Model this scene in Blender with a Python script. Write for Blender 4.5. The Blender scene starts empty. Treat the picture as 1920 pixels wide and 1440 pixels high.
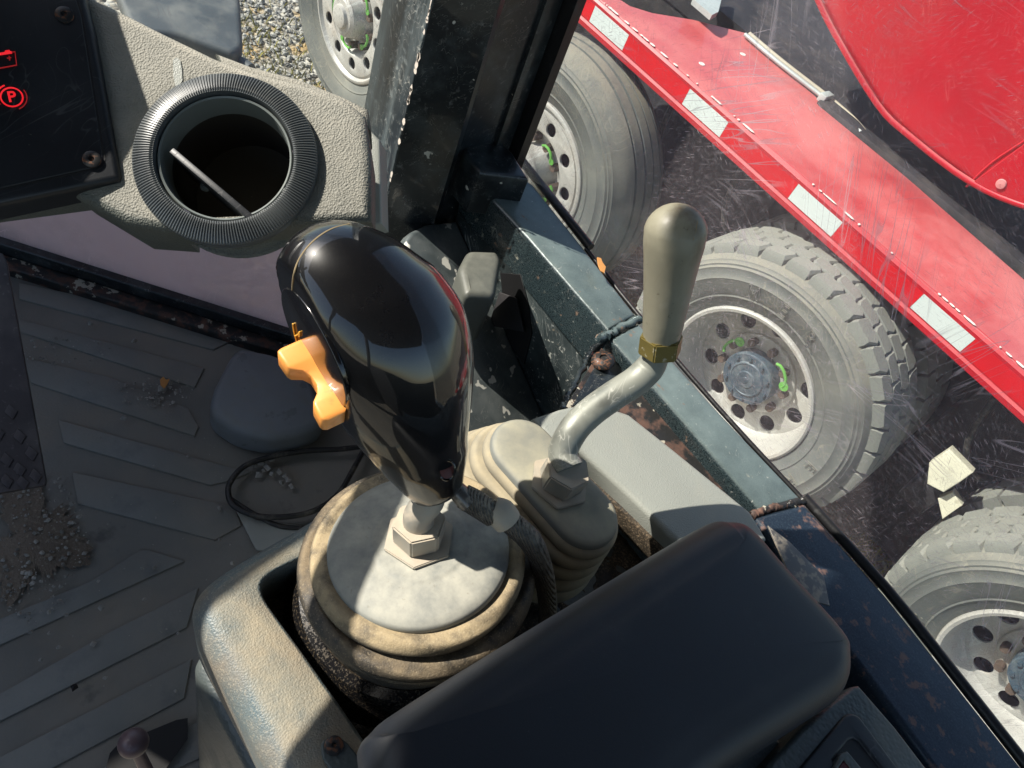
import bpy, bmesh, math, random
from mathutils import Vector, Matrix, geometry, bvhtree
random.seed(7)
SC = bpy.context.scene
COL = SC.collection
V = Vector
# ------------------------------------------------------------------ camera
F = 1397.0
n = V((-570, 1115, 1397)).normalized()
dd = V((2520, 3120, -1397)); dd = (dd - n * dd.dot(n)).normalized()
aa = dd.cross(n)
RM = Matrix((dd, aa, -n))                 # camera coords (x right, y down, z forward) -> world
CAM = V((0, 0, 2.2))
cd = bpy.data.cameras.new('camera'); cam = bpy.data.objects.new('camera', cd); COL.objects.link(cam)
cd.sensor_width = 36; cd.lens = F / 1920 * 36; cd.clip_start = 0.02; cd.clip_end = 3000
cols = [RM @ V((1, 0, 0)), RM @ V((0, -1, 0)), RM @ V((0, 0, -1))]
cam.matrix_world = Matrix.Translation(CAM) @ Matrix((cols[0], cols[1], cols[2])).transposed().to_4x4()
SC.camera = cam
# ------------------------------------------------------------------ light
SUN = V((-0.95, -0.72, 1.0)).normalized()
w = bpy.data.worlds.new('World'); SC.world = w; w.use_nodes = True
wt = w.node_tree; bg = wt.nodes['Background']
sky = wt.nodes.new('ShaderNodeTexSky'); sky.sky_type = 'NISHITA'; sky.sun_disc = False
sky.sun_elevation = math.asin(SUN.z); sky.sun_rotation = math.atan2(SUN.x, SUN.y)
sky.air_density = 1.2; sky.dust_density = 1.0
wt.links.new(sky.outputs[0], bg.inputs[0]); bg.inputs[1].default_value = 0.12
sl = bpy.data.lights.new('sun', 'SUN'); sl.energy = 5.0; sl.angle = math.radians(0.53); sl.color = (1.0, 0.94, 0.84)
so = bpy.data.objects.new('sun', sl); COL.objects.link(so)
so.rotation_euler = (-SUN).to_track_quat('-Z', 'Y').to_euler()
SC.view_settings.view_transform = 'Standard'; SC.view_settings.look = 'None'; SC.view_settings.exposure = 0.68
SC.cycles.max_bounces = 8; SC.cycles.transparent_max_bounces = 12

# ------------------------------------------------------------------ placing helpers
def ray(px, py): return RM @ V(((px - 960) / F, (py - 720) / F, 1.0))
def D(px, py, t): return CAM + ray(px, py) * t
def W(px, py, ax, val):
    r = ray(px, py); i = 'XYZ'.index(ax); return CAM + r * ((val - CAM[i]) / r[i])
def PL(px, py, P0, N):
    r = ray(px, py); return CAM + r * ((P0 - CAM).dot(N) / r.dot(N))
def camv(x, y, z): return (RM @ V((x, y, z))).normalized()

# ------------------------------------------------------------------ object helpers
WL = {}
def wl(o): return WL.get(o.name, V((0, 0, 0)))
def setp(o, parent, c):
    WL[o.name] = c.copy()
    if parent is not None:
        o.parent = parent; o.location = c - wl(parent)
    else:
        o.location = c
def link_mesh(name, me, mat, parent=None, smooth=30, origin=None):
    if len(me.vertices):
        if origin is None:
            xs = [v.co for v in me.vertices]
            mn = V((min(c.x for c in xs), min(c.y for c in xs), min(c.z for c in xs)))
            mx = V((max(c.x for c in xs), max(c.y for c in xs), max(c.z for c in xs)))
            c = (mn + mx) / 2; c.z = mn.z
        else: c = origin
        me.transform(Matrix.Translation(-c))
    else: c = V((0, 0, 0))
    o = bpy.data.objects.new(name, me); COL.objects.link(o)
    if mat is not None and not me.materials: me.materials.append(mat)
    if smooth is not None:
        for p in me.polygons: p.use_smooth = True
        if smooth < 180: me.set_sharp_from_angle(angle=math.radians(smooth))
    setp(o, parent, c)
    return o
def mk(name, verts, faces, mat, parent=None, smooth=30, origin=None):
    me = bpy.data.meshes.new(name); me.from_pydata([tuple(v) for v in verts], [], faces); me.update()
    bm = bmesh.new(); bm.from_mesh(me); bmesh.ops.recalc_face_normals(bm, faces=bm.faces); bm.to_mesh(me); bm.free()
    return link_mesh(name, me, mat, parent, smooth, origin)
def from_bm(name, bm, mat, parent=None, smooth=30, origin=None):
    bmesh.ops.recalc_face_normals(bm, faces=bm.faces)
    me = bpy.data.meshes.new(name); bm.to_mesh(me); bm.free()
    return link_mesh(name, me, mat, parent, smooth, origin)
def tag(o, label, cat, group=None, kind=None):
    o['label'] = label; o['category'] = cat
    if group: o['group'] = group
    if kind: o['kind'] = kind
    return o
def thing(name, loc, label, cat, group=None):
    o = bpy.data.objects.new(name, None); COL.objects.link(o); o.empty_display_size = .02
    setp(o, None, V(loc)); tag(o, label, cat, group); return o
def struct(o): o['kind'] = 'structure'; return o
def stuff(o): o['kind'] = 'stuff'; return o

def frame(N, up=V((0, 0, 1))):
    N = N.normalized()
    if abs(N.dot(up)) > .98: up = V((0, 1, 0))
    U = up.cross(N).normalized(); Vv = N.cross(U); return U, Vv, N
def slab_mesh(pts, N, thick, bevel=0.0, holes=(), res=3, round_=0.0):
    """closed plate whose outer face carries the given coplanar outline; it goes 'thick' into -N"""
    U, Vv, N = frame(N); O = pts[0]
    cu = bpy.data.curves.new('c', 'CURVE'); cu.dimensions = '2D'; cu.fill_mode = 'BOTH'
    def rnd(p, r):
        if r <= 0: return p
        out = []; m = len(p)
        for i in range(m):
            a, b, c = p[i - 1], p[i], p[(i + 1) % m]
            l1 = (a - b).length; l2 = (c - b).length; k = min(r, l1 * .45, l2 * .45)
            A = b + (a - b).normalized() * k; Bq = b + (c - b).normalized() * k
            for s in range(6):
                t = s / 5; out.append(A * (1 - t) ** 2 + b * 2 * t * (1 - t) + Bq * t * t)
        return out
    for k, pl in enumerate([pts] + list(holes)):
        q = [V(((p - O).dot(U), (p - O).dot(Vv))) for p in pl]
        if k == 0: q = rnd(q, round_)
        sp = cu.splines.new('POLY'); sp.points.add(len(q) - 1); sp.use_cyclic_u = True
        for i, p in enumerate(q): sp.points[i].co = (p.x, p.y, 0, 1)
    cu.extrude = max(thick / 2 - bevel, 1e-5); cu.bevel_depth = bevel; cu.bevel_resolution = res; cu.offset = -bevel
    ob = bpy.data.objects.new('c', cu)
    me = bpy.data.meshes.new_from_object(ob)
    bpy.data.objects.remove(ob); bpy.data.curves.remove(cu)
    bm = bmesh.new(); bm.from_mesh(me); bmesh.ops.remove_doubles(bm, verts=bm.verts, dist=1e-5)
    bmesh.ops.recalc_face_normals(bm, faces=bm.faces); bm.to_mesh(me); bm.free()
    M = Matrix((U, Vv, N)).transposed().to_4x4(); M.translation = O - N * thick / 2
    me.transform(M); me.materials.clear()
    return me
def slab(name, pts, N, thick, mat, parent=None, bevel=0.0, holes=(), res=3, round_=0.0, smooth=30):
    return link_mesh(name, slab_mesh(pts, N, thick, bevel, holes, res, round_), mat, parent, smooth)
def zslab(name, pix, z, thick, mat, parent=None, **k):
    return slab(name, [W(x, y, 'Z', z) for x, y in pix], V((0, 0, 1)), thick, mat, parent, **k)

def catmull(P, k=8):
    out = []
    m = len(P)
    for i in range(m - 1):
        a = P[max(i - 1, 0)]; b = P[i]; c = P[i + 1]; d_ = P[min(i + 2, m - 1)]
        for s in range(k):
            t = s / k
            out.append(.5 * ((2 * b) + (c - a) * t + (2 * a - 5 * b + 4 * c - d_) * t * t + (3 * b - a - 3 * c + d_) * t ** 3))
    out.append(P[-1]); return out
def tube_bm(bm, P, R, seg=12, caps=True, closed=False):
    m = len(P)
    if not hasattr(R, '__len__'): R = [R] * m
    T = []
    for i in range(m):
        a = P[i - 1] if (i > 0 or closed) else P[i]; b = P[(i + 1) % m] if (i < m - 1 or closed) else P[i]
        T.append((b - a).normalized())
    x = T[0].orthogonal().normalized(); rings = []
    for i in range(m):
        x = (x - T[i] * x.dot(T[i])).normalized(); y = T[i].cross(x)
        rings.append([bm.verts.new(P[i] + (x * math.cos(2 * math.pi * k / seg) + y * math.sin(2 * math.pi * k / seg)) * R[i]) for k in range(seg)])
    for i in range(m - (0 if closed else 1)):
        A = rings[i]; B = rings[(i + 1) % m]
        for k in range(seg): bm.faces.new((A[k], A[(k + 1) % seg], B[(k + 1) % seg], B[k]))
    if caps and not closed: bm.faces.new(rings[0][::-1]); bm.faces.new(rings[-1])
def tube(name, P, R, mat, parent=None, seg=14, k=8, closed=False, smooth=50):
    if k > 1:
        Q = catmull(P, k)
        if hasattr(R, '__len__'):
            RR = []
            for i in range(len(R) - 1): RR += [R[i] + (R[i + 1] - R[i]) * s / k for s in range(k)]
            RR.append(R[-1]); R = RR
        P = Q
    bm = bmesh.new(); tube_bm(bm, P, R, seg, closed=closed)
    return from_bm(name, bm, mat, parent, smooth)
def lathe(name, prof, c, axis, mat, parent=None, seg=48, smooth=40, caps=False, origin=None, mod=None):
    U, Vv, A = frame(axis)
    vs, fs = [], []
    for j, (r, h) in enumerate(prof):
        for i in range(seg):
            t = 2 * math.pi * i / seg; hh = h + (mod(j, i) if mod else 0)
            vs.append(c + (U * math.cos(t) + Vv * math.sin(t)) * r + A * hh)
    for j in range(len(prof) - 1):
        for i in range(seg):
            fs.append((j * seg + i, j * seg + (i + 1) % seg, (j + 1) * seg + (i + 1) % seg, (j + 1) * seg + i))
    if caps:
        fs.append(tuple(range(seg))); fs.append(tuple((len(prof) - 1) * seg + i for i in range(seg)))
    return mk(name, vs, fs, mat, parent, smooth, origin)
def loft(name, rings, mat, parent=None, caps=True, smooth=40, closed=True, origin=None):
    vs = [p for r in rings for p in r]; m = len(rings[0]); fs = []
    for j in range(len(rings) - 1):
        for i in range(m if closed else m - 1):
            fs.append((j * m + i, j * m + (i + 1) % m, (j + 1) * m + (i + 1) % m, (j + 1) * m + i))
    if caps: fs.append(tuple(range(m))); fs.append(tuple((len(rings) - 1) * m + i for i in range(m)))
    return mk(name, vs, fs, mat, parent, smooth, origin)
def box_bm(bm, c, s, R=None, bev=0.0, seg=2):
    r = bmesh.ops.create_cube(bm, size=1.0)
    M = Matrix.Translation(c) @ (R.to_4x4() if R else Matrix.Identity(4)) @ Matrix.Diagonal((s[0], s[1], s[2], 1))
    bmesh.ops.transform(bm, matrix=M, verts=r['verts'])
    if bev > 0:
        es = list({e for v in r['verts'] for e in v.link_edges})
        bmesh.ops.bevel(bm, geom=es, offset=bev, segments=seg, affect='EDGES', profile=.5)
def box(name, c, s, mat, parent=None, R=None, bev=0.0, seg=2, smooth=35):
    bm = bmesh.new(); box_bm(bm, V(c), s, R, bev, seg); return from_bm(name, bm, mat, parent, smooth)
def basis(N, up=V((0, 0, 1))):
    U, Vv, N = frame(N, up); return Matrix((U, Vv, N)).transposed()
def prism(name, c, axis, r, h, sides, mat, parent=None, bev=0.0, rot=0.0, smooth=25, r2=None):
    U, Vv, A = frame(axis); bm = bmesh.new(); rings = []
    for hh, rr in ((0, r), (h, r if r2 is None else r2)):
        rings.append([bm.verts.new(c + (U * math.cos(rot + 2 * math.pi * i / sides) + Vv * math.sin(rot + 2 * math.pi * i / sides)) * rr + A * hh) for i in range(sides)])
    for i in range(sides): bm.faces.new((rings[0][i], rings[0][(i + 1) % sides], rings[1][(i + 1) % sides], rings[1][i]))
    bm.faces.new(rings[0][::-1]); bm.faces.new(rings[1])
    if bev: bmesh.ops.bevel(bm, geom=list(bm.edges), offset=bev, segments=2, affect='EDGES')
    return from_bm(name, bm, mat, parent, smooth)
def bvh_of(*obs):
    out = []
    for o in obs:
        c = wl(o)
        out.append(bvhtree.BVHTree.FromPolygons([v.co + c for v in o.data.vertices], [tuple(p.vertices) for p in o.data.polygons]))
    return out
def cast(px, py, bvh, off=0.0):
    r = ray(px, py).normalized(); h, nn, i, t = bvh.ray_cast(CAM, r)
    if h is None: return None
    return h - r * off

# ------------------------------------------------------------------ materials
def M(name, col, rough=.5, metal=0.0, layers=(), bumps=(), coat=0.0, spec=.5, coatr=.05, sheen=0, var=.12, vscale=6):
    m = bpy.data.materials.new(name); m.use_nodes = True; t = m.node_tree; N = t.nodes; L = t.links
    b = N['Principled BSDF']; b.inputs['Metallic'].default_value = metal
    b.inputs['Specular IOR Level'].default_value = spec
    b.inputs['Coat Weight'].default_value = coat; b.inputs['Coat Roughness'].default_value = coatr
    tc = N.new('ShaderNodeTexCoord')
    def rnum(a, lo, hi, x, y):
        q = N.new('ShaderNodeMapRange'); q.clamp = True
        L.new(a, q.inputs[0])
        for i, v_ in enumerate((lo, hi, x, y)): q.inputs[1 + i].default_value = v_
        return q.outputs[0]
    def mul(a, b_):
        q = N.new('ShaderNodeMath'); q.operation = 'MULTIPLY'; L.new(a, q.inputs[0])
        if isinstance(b_, (int, float)): q.inputs[1].default_value = b_
        else: L.new(b_, q.inputs[1])
        return q.outputs[0]
    def noise(scale, detail=4, st=None, rot=None, off=0.0, rough_=.55):
        q = N.new('ShaderNodeTexNoise'); q.inputs['Scale'].default_value = scale; q.inputs['Detail'].default_value = detail
        q.inputs['Roughness'].default_value = rough_
        mp = N.new('ShaderNodeMapping'); mp.inputs['Location'].default_value = (off, off * .7, off * 1.3)
        if st: mp.inputs['Scale'].default_value = st
        if rot: mp.inputs['Rotation'].default_value = rot
        L.new(tc.outputs['Object'], mp.inputs[0]); L.new(mp.outputs[0], q.inputs['Vector']); return q.outputs[0]
    def curve_lines(scale, eps, st=None, rot=None, off=0.0, detail=1):
        q0 = N.new('ShaderNodeMapping'); q0.inputs['Rotation'].default_value = rot; q0.inputs['Location'].default_value = (off, off, off); L.new(tc.outputs['Object'], q0.inputs[0])
        q1 = N.new('ShaderNodeMapping'); q1.inputs['Scale'].default_value = st; L.new(q0.outputs[0], q1.inputs[0])
        q2 = N.new('ShaderNodeTexNoise'); q2.inputs['Scale'].default_value = scale; q2.inputs['Detail'].default_value = detail; L.new(q1.outputs[0], q2.inputs['Vector']); x = q2.outputs[0]
        s = N.new('ShaderNodeMath'); s.operation = 'SUBTRACT'; L.new(x, s.inputs[0]); s.inputs[1].default_value = .5
        a_ = N.new('ShaderNodeMath'); a_.operation = 'ABSOLUTE'; L.new(s.outputs[0], a_.inputs[0])
        return rnum(a_.outputs[0], eps * .4, eps, 1, 0)
    # base colour with slight variation
    mixc = N.new('ShaderNodeMix'); mixc.data_type = 'RGBA'
    mixc.inputs[6].default_value = (*[c * (1 - var) for c in col], 1); mixc.inputs[7].default_value = (*[min(c * (1 + var), 1) for c in col], 1)
    L.new(rnum(noise(vscale, 5), .35, .65, 0, 1), mixc.inputs[0])
    cur = mixc.outputs[2]
    rr = N.new('ShaderNodeValue'); rr.outputs[0].default_value = rough; curr = rr.outputs[0]
    mm = None
    gx = None
    for i, ly in enumerate(layers):
        # dict: col, rough, kind noise|top|scratch, scale, lo, hi, amt
        k = ly.get('kind', 'noise'); off = i * 3.7 + 1.3 + ly.get('off', 0)
        if k == 'noise': f = rnum(noise(ly['scale'], ly.get('detail', 6), ly.get('st'), ly.get('rot'), off, ly.get('nr', .6)), ly['lo'], ly['hi'], 0, 1)
        elif k == 'spot':
            q = N.new('ShaderNodeTexVoronoi'); q.inputs['Scale'].default_value = ly['scale']; L.new(tc.outputs['Object'], q.inputs['Vector'])
            f = rnum(q.outputs['Distance'], ly['lo'], ly['hi'], 1, 0)
            f = mul(f, rnum(noise(ly['scale'] * .5, 3, off=off), .5, .6, 0, 1))
        elif k == 'scratch':
            f = None
            for j, rot in enumerate(ly.get('rots', ((0, .7, 0), (1.1, 0, .4), (1.4, .5, 1.3)))):
                l = curve_lines(ly['scale'], ly.get('eps', .012) * 1.6, ly.get('st', (1.6, 1.6, .12)), rot, off + j * 5.1)
                l = mul(l, rnum(noise(ly.get('mscale', ly['scale'] * .35), 3, off=off + 9 + j), ly['lo'], ly['hi'], 0, 1))
                if f is None: f = l
                else:
                    q = N.new('ShaderNodeMath'); q.operation = 'MAXIMUM'; L.new(f, q.inputs[0]); L.new(l, q.inputs[1]); f = q.outputs[0]
        elif k == 'top':
            if gx is None:
                g = N.new('ShaderNodeNewGeometry'); s = N.new('ShaderNodeSeparateXYZ'); L.new(g.outputs['Normal'], s.inputs[0]); gx = s.outputs[2]
            f = rnum(gx, ly['lo'], ly['hi'], 0, 1)
            if 'scale' in ly: f = mul(f, rnum(noise(ly['scale'], 6, off=off, rough_=.65), ly.get('nlo', .35), ly.get('nhi', .6), ly.get('floor', 0), 1))
        f = mul(f, ly.get('amt', 1.0))
        x = N.new('ShaderNodeMix'); x.data_type = 'RGBA'; L.new(f, x.inputs[0]); L.new(cur, x.inputs[6]); x.inputs[7].default_value = (*ly['col'], 1); cur = x.outputs[2]
        if 'rough' in ly:
            x = N.new('ShaderNodeMix'); L.new(f, x.inputs[0]); L.new(curr, x.inputs[2]); x.inputs[3].default_value = ly['rough']; curr = x.outputs[0]
        if 'metal' in ly or metal > 0:
            if mm is None:
                q = N.new('ShaderNodeValue'); q.outputs[0].default_value = metal; mm = q.outputs[0]
            x = N.new('ShaderNodeMix'); L.new(f, x.inputs[0]); L.new(mm, x.inputs[2]); x.inputs[3].default_value = ly.get('metal', 0.0); mm = x.outputs[0]
        if coat > 0:
            if i == 0:
                q = N.new('ShaderNodeValue'); q.outputs[0].default_value = coat; cc = q.outputs[0]
            x = N.new('ShaderNodeMix'); L.new(f, x.inputs[0]); L.new(cc, x.inputs[2]); x.inputs[3].default_value = 0; cc = x.outputs[0]
    L.new(cur, b.inputs['Base Color']); L.new(curr, b.inputs['Roughness'])
    if mm is not None: L.new(mm, b.inputs['Metallic'])
    if coat > 0 and layers: L.new(cc, b.inputs['Coat Weight'])
    nrm = None
    for bp in bumps:
        bn = N.new('ShaderNodeBump'); bn.inputs['Strength'].default_value = bp.get('s', .5); bn.inputs['Distance'].default_value = bp['d']
        if bp.get('kind') == 'voronoi':
            q = N.new('ShaderNodeTexVoronoi'); q.inputs['Scale'].default_value = bp['scale']; q.feature = 'SMOOTH_F1'
            L.new(tc.outputs['Object'], q.inputs['Vector']); L.new(q.outputs['Distance'], bn.inputs['Height'])
        elif bp.get('kind') == 'braid':
            q1 = N.new('ShaderNodeTexWave'); q1.inputs['Scale'].default_value = bp['scale']; q1.bands_direction = 'DIAGONAL'
            L.new(tc.outputs['Object'], q1.inputs['Vector']); L.new(q1.outputs[1], bn.inputs['Height'])
        else: L.new(noise(bp['scale'], bp.get('detail', 3), bp.get('st'), off=2.2, rough_=.6), bn.inputs['Height'])
        if nrm: L.new(nrm, bn.inputs['Normal'])
        nrm = bn.outputs[0]
    if nrm: L.new(nrm, b.inputs['Normal'])
    return m

DUST = (.40, .33, .23); LDUST = (.46, .43, .36); RUST = (.20, .075, .03)
m_black = M('black_paint', (.012, .016, .019), .28, 0, coat=.4, var=.3, layers=[
    dict(col=(.10, .125, .13), rough=.6, scale=25, lo=.48, hi=.72, amt=.55),
    dict(col=(.16, .17, .165), rough=.7, scale=140, lo=.60, hi=.72, amt=.6),
    dict(kind='scratch', col=(.5, .5, .46), rough=.7, scale=150, eps=.005, lo=.56, hi=.64, amt=.4),
    dict(col=(.62, .6, .52), rough=.8, scale=60, lo=.70, hi=.715, detail=3, amt=.9)],
    bumps=[dict(scale=90, d=.0006), dict(scale=900, d=.0001)])
m_post = M('scuffed_post_painted_lit', (.030, .040, .046), .33, .1, coat=.2, var=.4, layers=[  # paler than the other post paint: scuffs, plus sunlight painted onto one face
    dict(col=(.22, .27, .28), rough=.5, scale=55, lo=.40, hi=.66, amt=.6, st=(1, 1, .12)),
    dict(col=(.30, .34, .34), rough=.7, scale=120, lo=.56, hi=.72, amt=.6),
    dict(kind='scratch', col=(.6, .6, .55), rough=.7, scale=90, eps=.006, lo=.52, hi=.6, amt=.6),
    dict(col=(.7, .68, .6), rough=.8, scale=45, lo=.68, hi=.69, detail=3, amt=.9)], bumps=[dict(scale=300, d=.0002)])
m_rail = M('worn_black_paint_lit_top', (.016, .026, .031), .27, .25, coat=.35, var=.3, layers=[
    dict(col=(.085, .125, .13), rough=.42, scale=900, lo=.42, hi=.72, amt=.55), dict(kind='top', col=(.21, .27, .265), rough=.40, lo=.55, hi=.95, scale=16, nlo=.3, nhi=.7, floor=.35, amt=.8), dict(col=(.5, .5, .46), rough=.8, scale=260, lo=.69, hi=.72, detail=3, amt=.5),  # the up-facing layer paints a brighter sky sheen onto the rail top
    dict(col=(.38, .37, .30), rough=.8, scale=50, lo=.63, hi=.68, detail=10, amt=.7, nr=.75),
    dict(col=(.20, .13, .09), rough=.8, scale=80, lo=.64, hi=.69, detail=8, amt=.8),
    dict(kind='scratch', col=(.4, .42, .40), rough=.7, scale=140, eps=.005, lo=.56, hi=.64, amt=.35)],
    bumps=[dict(scale=70, d=.0008), dict(scale=1200, d=.00008)])
m_rail2 = M('rusty_navy_paint', (.018, .030, .050), .34, .2, coat=.25, var=.3, layers=[
    dict(col=(.07, .10, .12), rough=.5, scale=700, lo=.48, hi=.74, amt=.5),
    dict(col=(.20, .115, .09), rough=.85, scale=85, lo=.57, hi=.63, detail=6, amt=.7, nr=.6),
    dict(col=(.30, .32, .32), rough=.8, scale=300, lo=.66, hi=.72, amt=.4)],
    bumps=[dict(scale=60, d=.0010), dict(scale=900, d=.0001)])
m_rust = M('rusty_plate', (.12, .065, .048), .8, 0, var=.4, layers=[dict(col=(.02, .02, .02), rough=.4, scale=70, lo=.40, hi=.52, detail=9), dict(col=(.4, .37, .3), rough=.8, scale=45, lo=.60, hi=.615)],
    bumps=[dict(scale=300, d=.0006)])
m_shelf = M('dusty_black_plate', (.095, .115, .12), .38, .2, var=.3, layers=[
    dict(col=(.20, .22, .215), rough=.6, scale=30, lo=.40, hi=.7, amt=.7),
    dict(col=(.66, .65, .58), rough=.8, scale=55, lo=.615, hi=.63, detail=2, amt=.9, st=(1, 1, .6)),
    dict(kind='scratch', col=(.55, .55, .5), rough=.7, scale=140, eps=.005, lo=.56, hi=.64, amt=.35)],
    bumps=[dict(scale=600, d=.0001)])
m_shelf2 = M('scratched_black_steel', (.020, .028, .031), .32, .25, coat=.3, var=.3, layers=[
    dict(col=(.10, .125, .125), rough=.55, scale=14, lo=.42, hi=.72, amt=.7), dict(col=(.45, .46, .42), rough=.8, scale=160, lo=.66, hi=.69, detail=3, amt=.6),
    dict(kind='scratch', col=(.45, .47, .45), rough=.7, scale=120, eps=.006, lo=.5, hi=.6, amt=.5), dict(col=(.3, .25, .18), rough=.8, scale=40, lo=.66, hi=.69, detail=9, amt=.7)], bumps=[dict(scale=500, d=.0001)])
m_dash = M('grey_grained_plastic', (.105, .112, .098), .55, 0, var=.1, layers=[dict(kind='top', col=LDUST, rough=.9, lo=.62, hi=1.0, scale=40, nlo=.2, nhi=.6, floor=.35, amt=.75),
    dict(col=(.30, .28, .23), rough=.9, scale=9, lo=.55, hi=.8, amt=.5)],
    bumps=[dict(kind='voronoi', scale=1000, d=.0008, s=.8)])
m_strip = M('pale_grained_plastic', (.30, .315, .285), .5, 0, var=.08, layers=[dict(col=(.45, .42, .34), rough=.9, scale=12, lo=.5, hi=.8, amt=.5)],
    bumps=[dict(kind='voronoi', scale=1500, d=.0004, s=.7)])
m_panel = M('dark_panel_plastic', (.010, .012, .016), .42, 0, var=.2, layers=[
    dict(col=(.030, .034, .038), rough=.7, scale=14, lo=.4, hi=.8, amt=.5),
    dict(kind='scratch', col=(.09, .09, .09), rough=.7, scale=60, eps=.006, lo=.5, hi=.6, amt=.4),
    dict(col=(.18, .17, .14), rough=.9, scale=350, lo=.70, hi=.74, amt=.6)], bumps=[dict(scale=500, d=.00008)])
m_ring = M('black_vent_plastic', (.085, .095, .10), .30, 0, spec=.7, layers=[dict(kind='top', col=(.2, .2, .17), rough=.8, lo=.6, hi=1, scale=60, amt=.3)])
m_duct = M('duct_plastic', (.03, .026, .022), .5, 0, layers=[dict(kind='top', col=(.2, .18, .14), rough=.9, lo=.5, hi=1, amt=.4)])
m_ringin = M('grey_duct_collar', (.16, .18, .17), .35, .0, spec=.8)
m_knob = M('glossy_black_knob', (.0045, .0048, .0062), .34, 0, coat=1.0, coatr=.03, var=.2, layers=[
    dict(col=(.10, .085, .06), rough=.6, scale=1500, lo=.54, hi=.80, amt=.14), dict(col=(.06, .055, .05), rough=.5, scale=14, lo=.55, hi=.9, amt=.08)])
m_knob.node_tree.nodes['Principled BSDF'].inputs['Specular IOR Level'].default_value = .18
m_knob.node_tree.nodes['Principled BSDF'].inputs['Coat IOR'].default_value = 1.62
m_plate = M('black_switch_plate', (.006, .006, .007), .16, 0, coat=.5, layers=[dict(col=(.10, .09, .06), rough=.6, scale=500, lo=.62, hi=.75, amt=.4)])
m_seam = M('tan_seam_dust', (.30, .23, .13), .9)
m_orange = M('orange_rocker_plastic', (.90, .36, .08), .42, 0, var=.05, coat=.3, layers=[dict(col=(.4, .15, .04), rough=.6, scale=120, lo=.62, hi=.75, amt=.6)])
m_orange.node_tree.nodes['Principled BSDF'].inputs['Subsurface Weight'].default_value = .25
m_orange.node_tree.nodes['Principled BSDF'].inputs['Subsurface Radius'].default_value = (.004, .002, .001)
m_steel = M('dusty_zinc_steel', (.36, .35, .31), .45, .5, layers=[dict(kind='top', col=(.50, .43, .33), rough=.9, lo=.1, hi=.9, scale=90, nlo=.3, nhi=.6, floor=.5, amt=.85), dict(col=(.45, .38, .29), rough=.9, scale=120, lo=.45, hi=.6, amt=.6)],
    bumps=[dict(scale=900, d=.0001)])
m_rod = M('worn_grey_rod', (.20, .21, .19), .36, .6, var=.15, layers=[dict(col=(.27, .28, .24), rough=.62, scale=35, lo=.38, hi=.62, amt=.75), dict(col=(.5, .5, .45), rough=.7, kind='scratch', scale=120, eps=.01, lo=.55, hi=.6, amt=.5)],
    bumps=[dict(scale=500, d=.00008)])
m_handle = M('grey_lever_grip', (.25, .235, .175), .42, 0, var=.12, vscale=25, layers=[
    dict(col=(.15, .10, .05), rough=.6, scale=40, lo=.50, hi=.66, amt=.75, st=(1, 1, .25)), dict(col=(.36, .34, .28), rough=.7, scale=26, lo=.55, hi=.7, amt=.6, off=8),
    dict(kind='scratch', col=(.07, .06, .045), rough=.7, scale=26, eps=.0035, lo=.57, hi=.6, st=(1, 1, .3), rots=((0, 0, .4),), amt=.8),
    dict(col=(.1, .08, .05), rough=.7, scale=260, lo=.66, hi=.72, amt=.6)], bumps=[dict(scale=60, d=.0006)])
m_brass = M('olive_brass', (.20, .16, .05), .42, .5, var=.2, layers=[dict(col=(.5, .48, .38), rough=.6, scale=180, lo=.6, hi=.68, amt=.7)])
m_disc = M('dusty_grey_plastic', (.21, .22, .205), .62, 0, var=.08, layers=[dict(kind='top', col=(.50, .48, .40), rough=.95, lo=.3, hi=.95, scale=60, nlo=.34, nhi=.66, floor=.15, amt=.8), dict(col=(.20, .18, .14), rough=.9, scale=300, lo=.62, hi=.7, amt=.35)],
    bumps=[dict(scale=700, d=.00012)])
m_boot = M('dusty_rubber_bellows', (.030, .029, .027), .55, 0, var=.2, layers=[dict(kind='top', col=(.42, .33, .20), rough=1, lo=-.25, hi=.75, scale=70, nlo=.30, nhi=.56, floor=.15, amt=.95), dict(col=(.5, .42, .28), rough=1, scale=900, lo=.56, hi=.66, amt=.5)],
    bumps=[dict(scale=1100, d=.0006), dict(scale=160, d=.0007)])
m_boot2 = M('dirty_rubber_bellows', (.022, .021, .020), .5, 0, var=.2, layers=[dict(kind='top', col=(.26, .20, .125), rough=1, lo=-.1, hi=.9, scale=46, nlo=.40, nhi=.62, floor=.12, amt=.9), dict(col=(.36, .29, .19), rough=1, scale=900, lo=.57, hi=.66, amt=.5)],
    bumps=[dict(scale=1100, d=.0007), dict(scale=160, d=.0008)])
m_gaiter = M('tan_dusty_gaiter', (.20, .19, .155), .65, 0, var=.15, layers=[dict(kind='top', col=(.44, .375, .25), rough=1, lo=-.3, hi=.8, scale=45, nlo=.30, nhi=.60, floor=.25, amt=.8)], bumps=[dict(scale=600, d=.0002)])
m_cap = M('gaiter_cap_plastic', (.19, .20, .185), .6, 0, layers=[dict(kind='top', col=(.47, .43, .30), rough=.95, lo=.4, hi=.95, scale=35, nlo=.3, nhi=.6, floor=.3, amt=.7)], bumps=[dict(scale=600, d=.00012)])
m_console = M('dusty_console_plastic', (.10, .135, .145), .42, 0, var=.1, layers=[
    dict(kind='top', col=(.48, .40, .27), rough=.95, lo=.88, hi=1.0, scale=22, nlo=.36, nhi=.62, floor=.22, amt=.85),
    dict(col=(.40, .25, .12), rough=.95, scale=16, lo=.46, hi=.68, amt=.4), dict(col=(.16, .2, .2), rough=.45, scale=24, lo=.50, hi=.75, amt=.35, off=5), dict(col=(.5, .44, .33), rough=.95, scale=800, lo=.54, hi=.64, amt=.35)],
    bumps=[dict(kind='voronoi', scale=1100, d=.0004, s=.7)])
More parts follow.
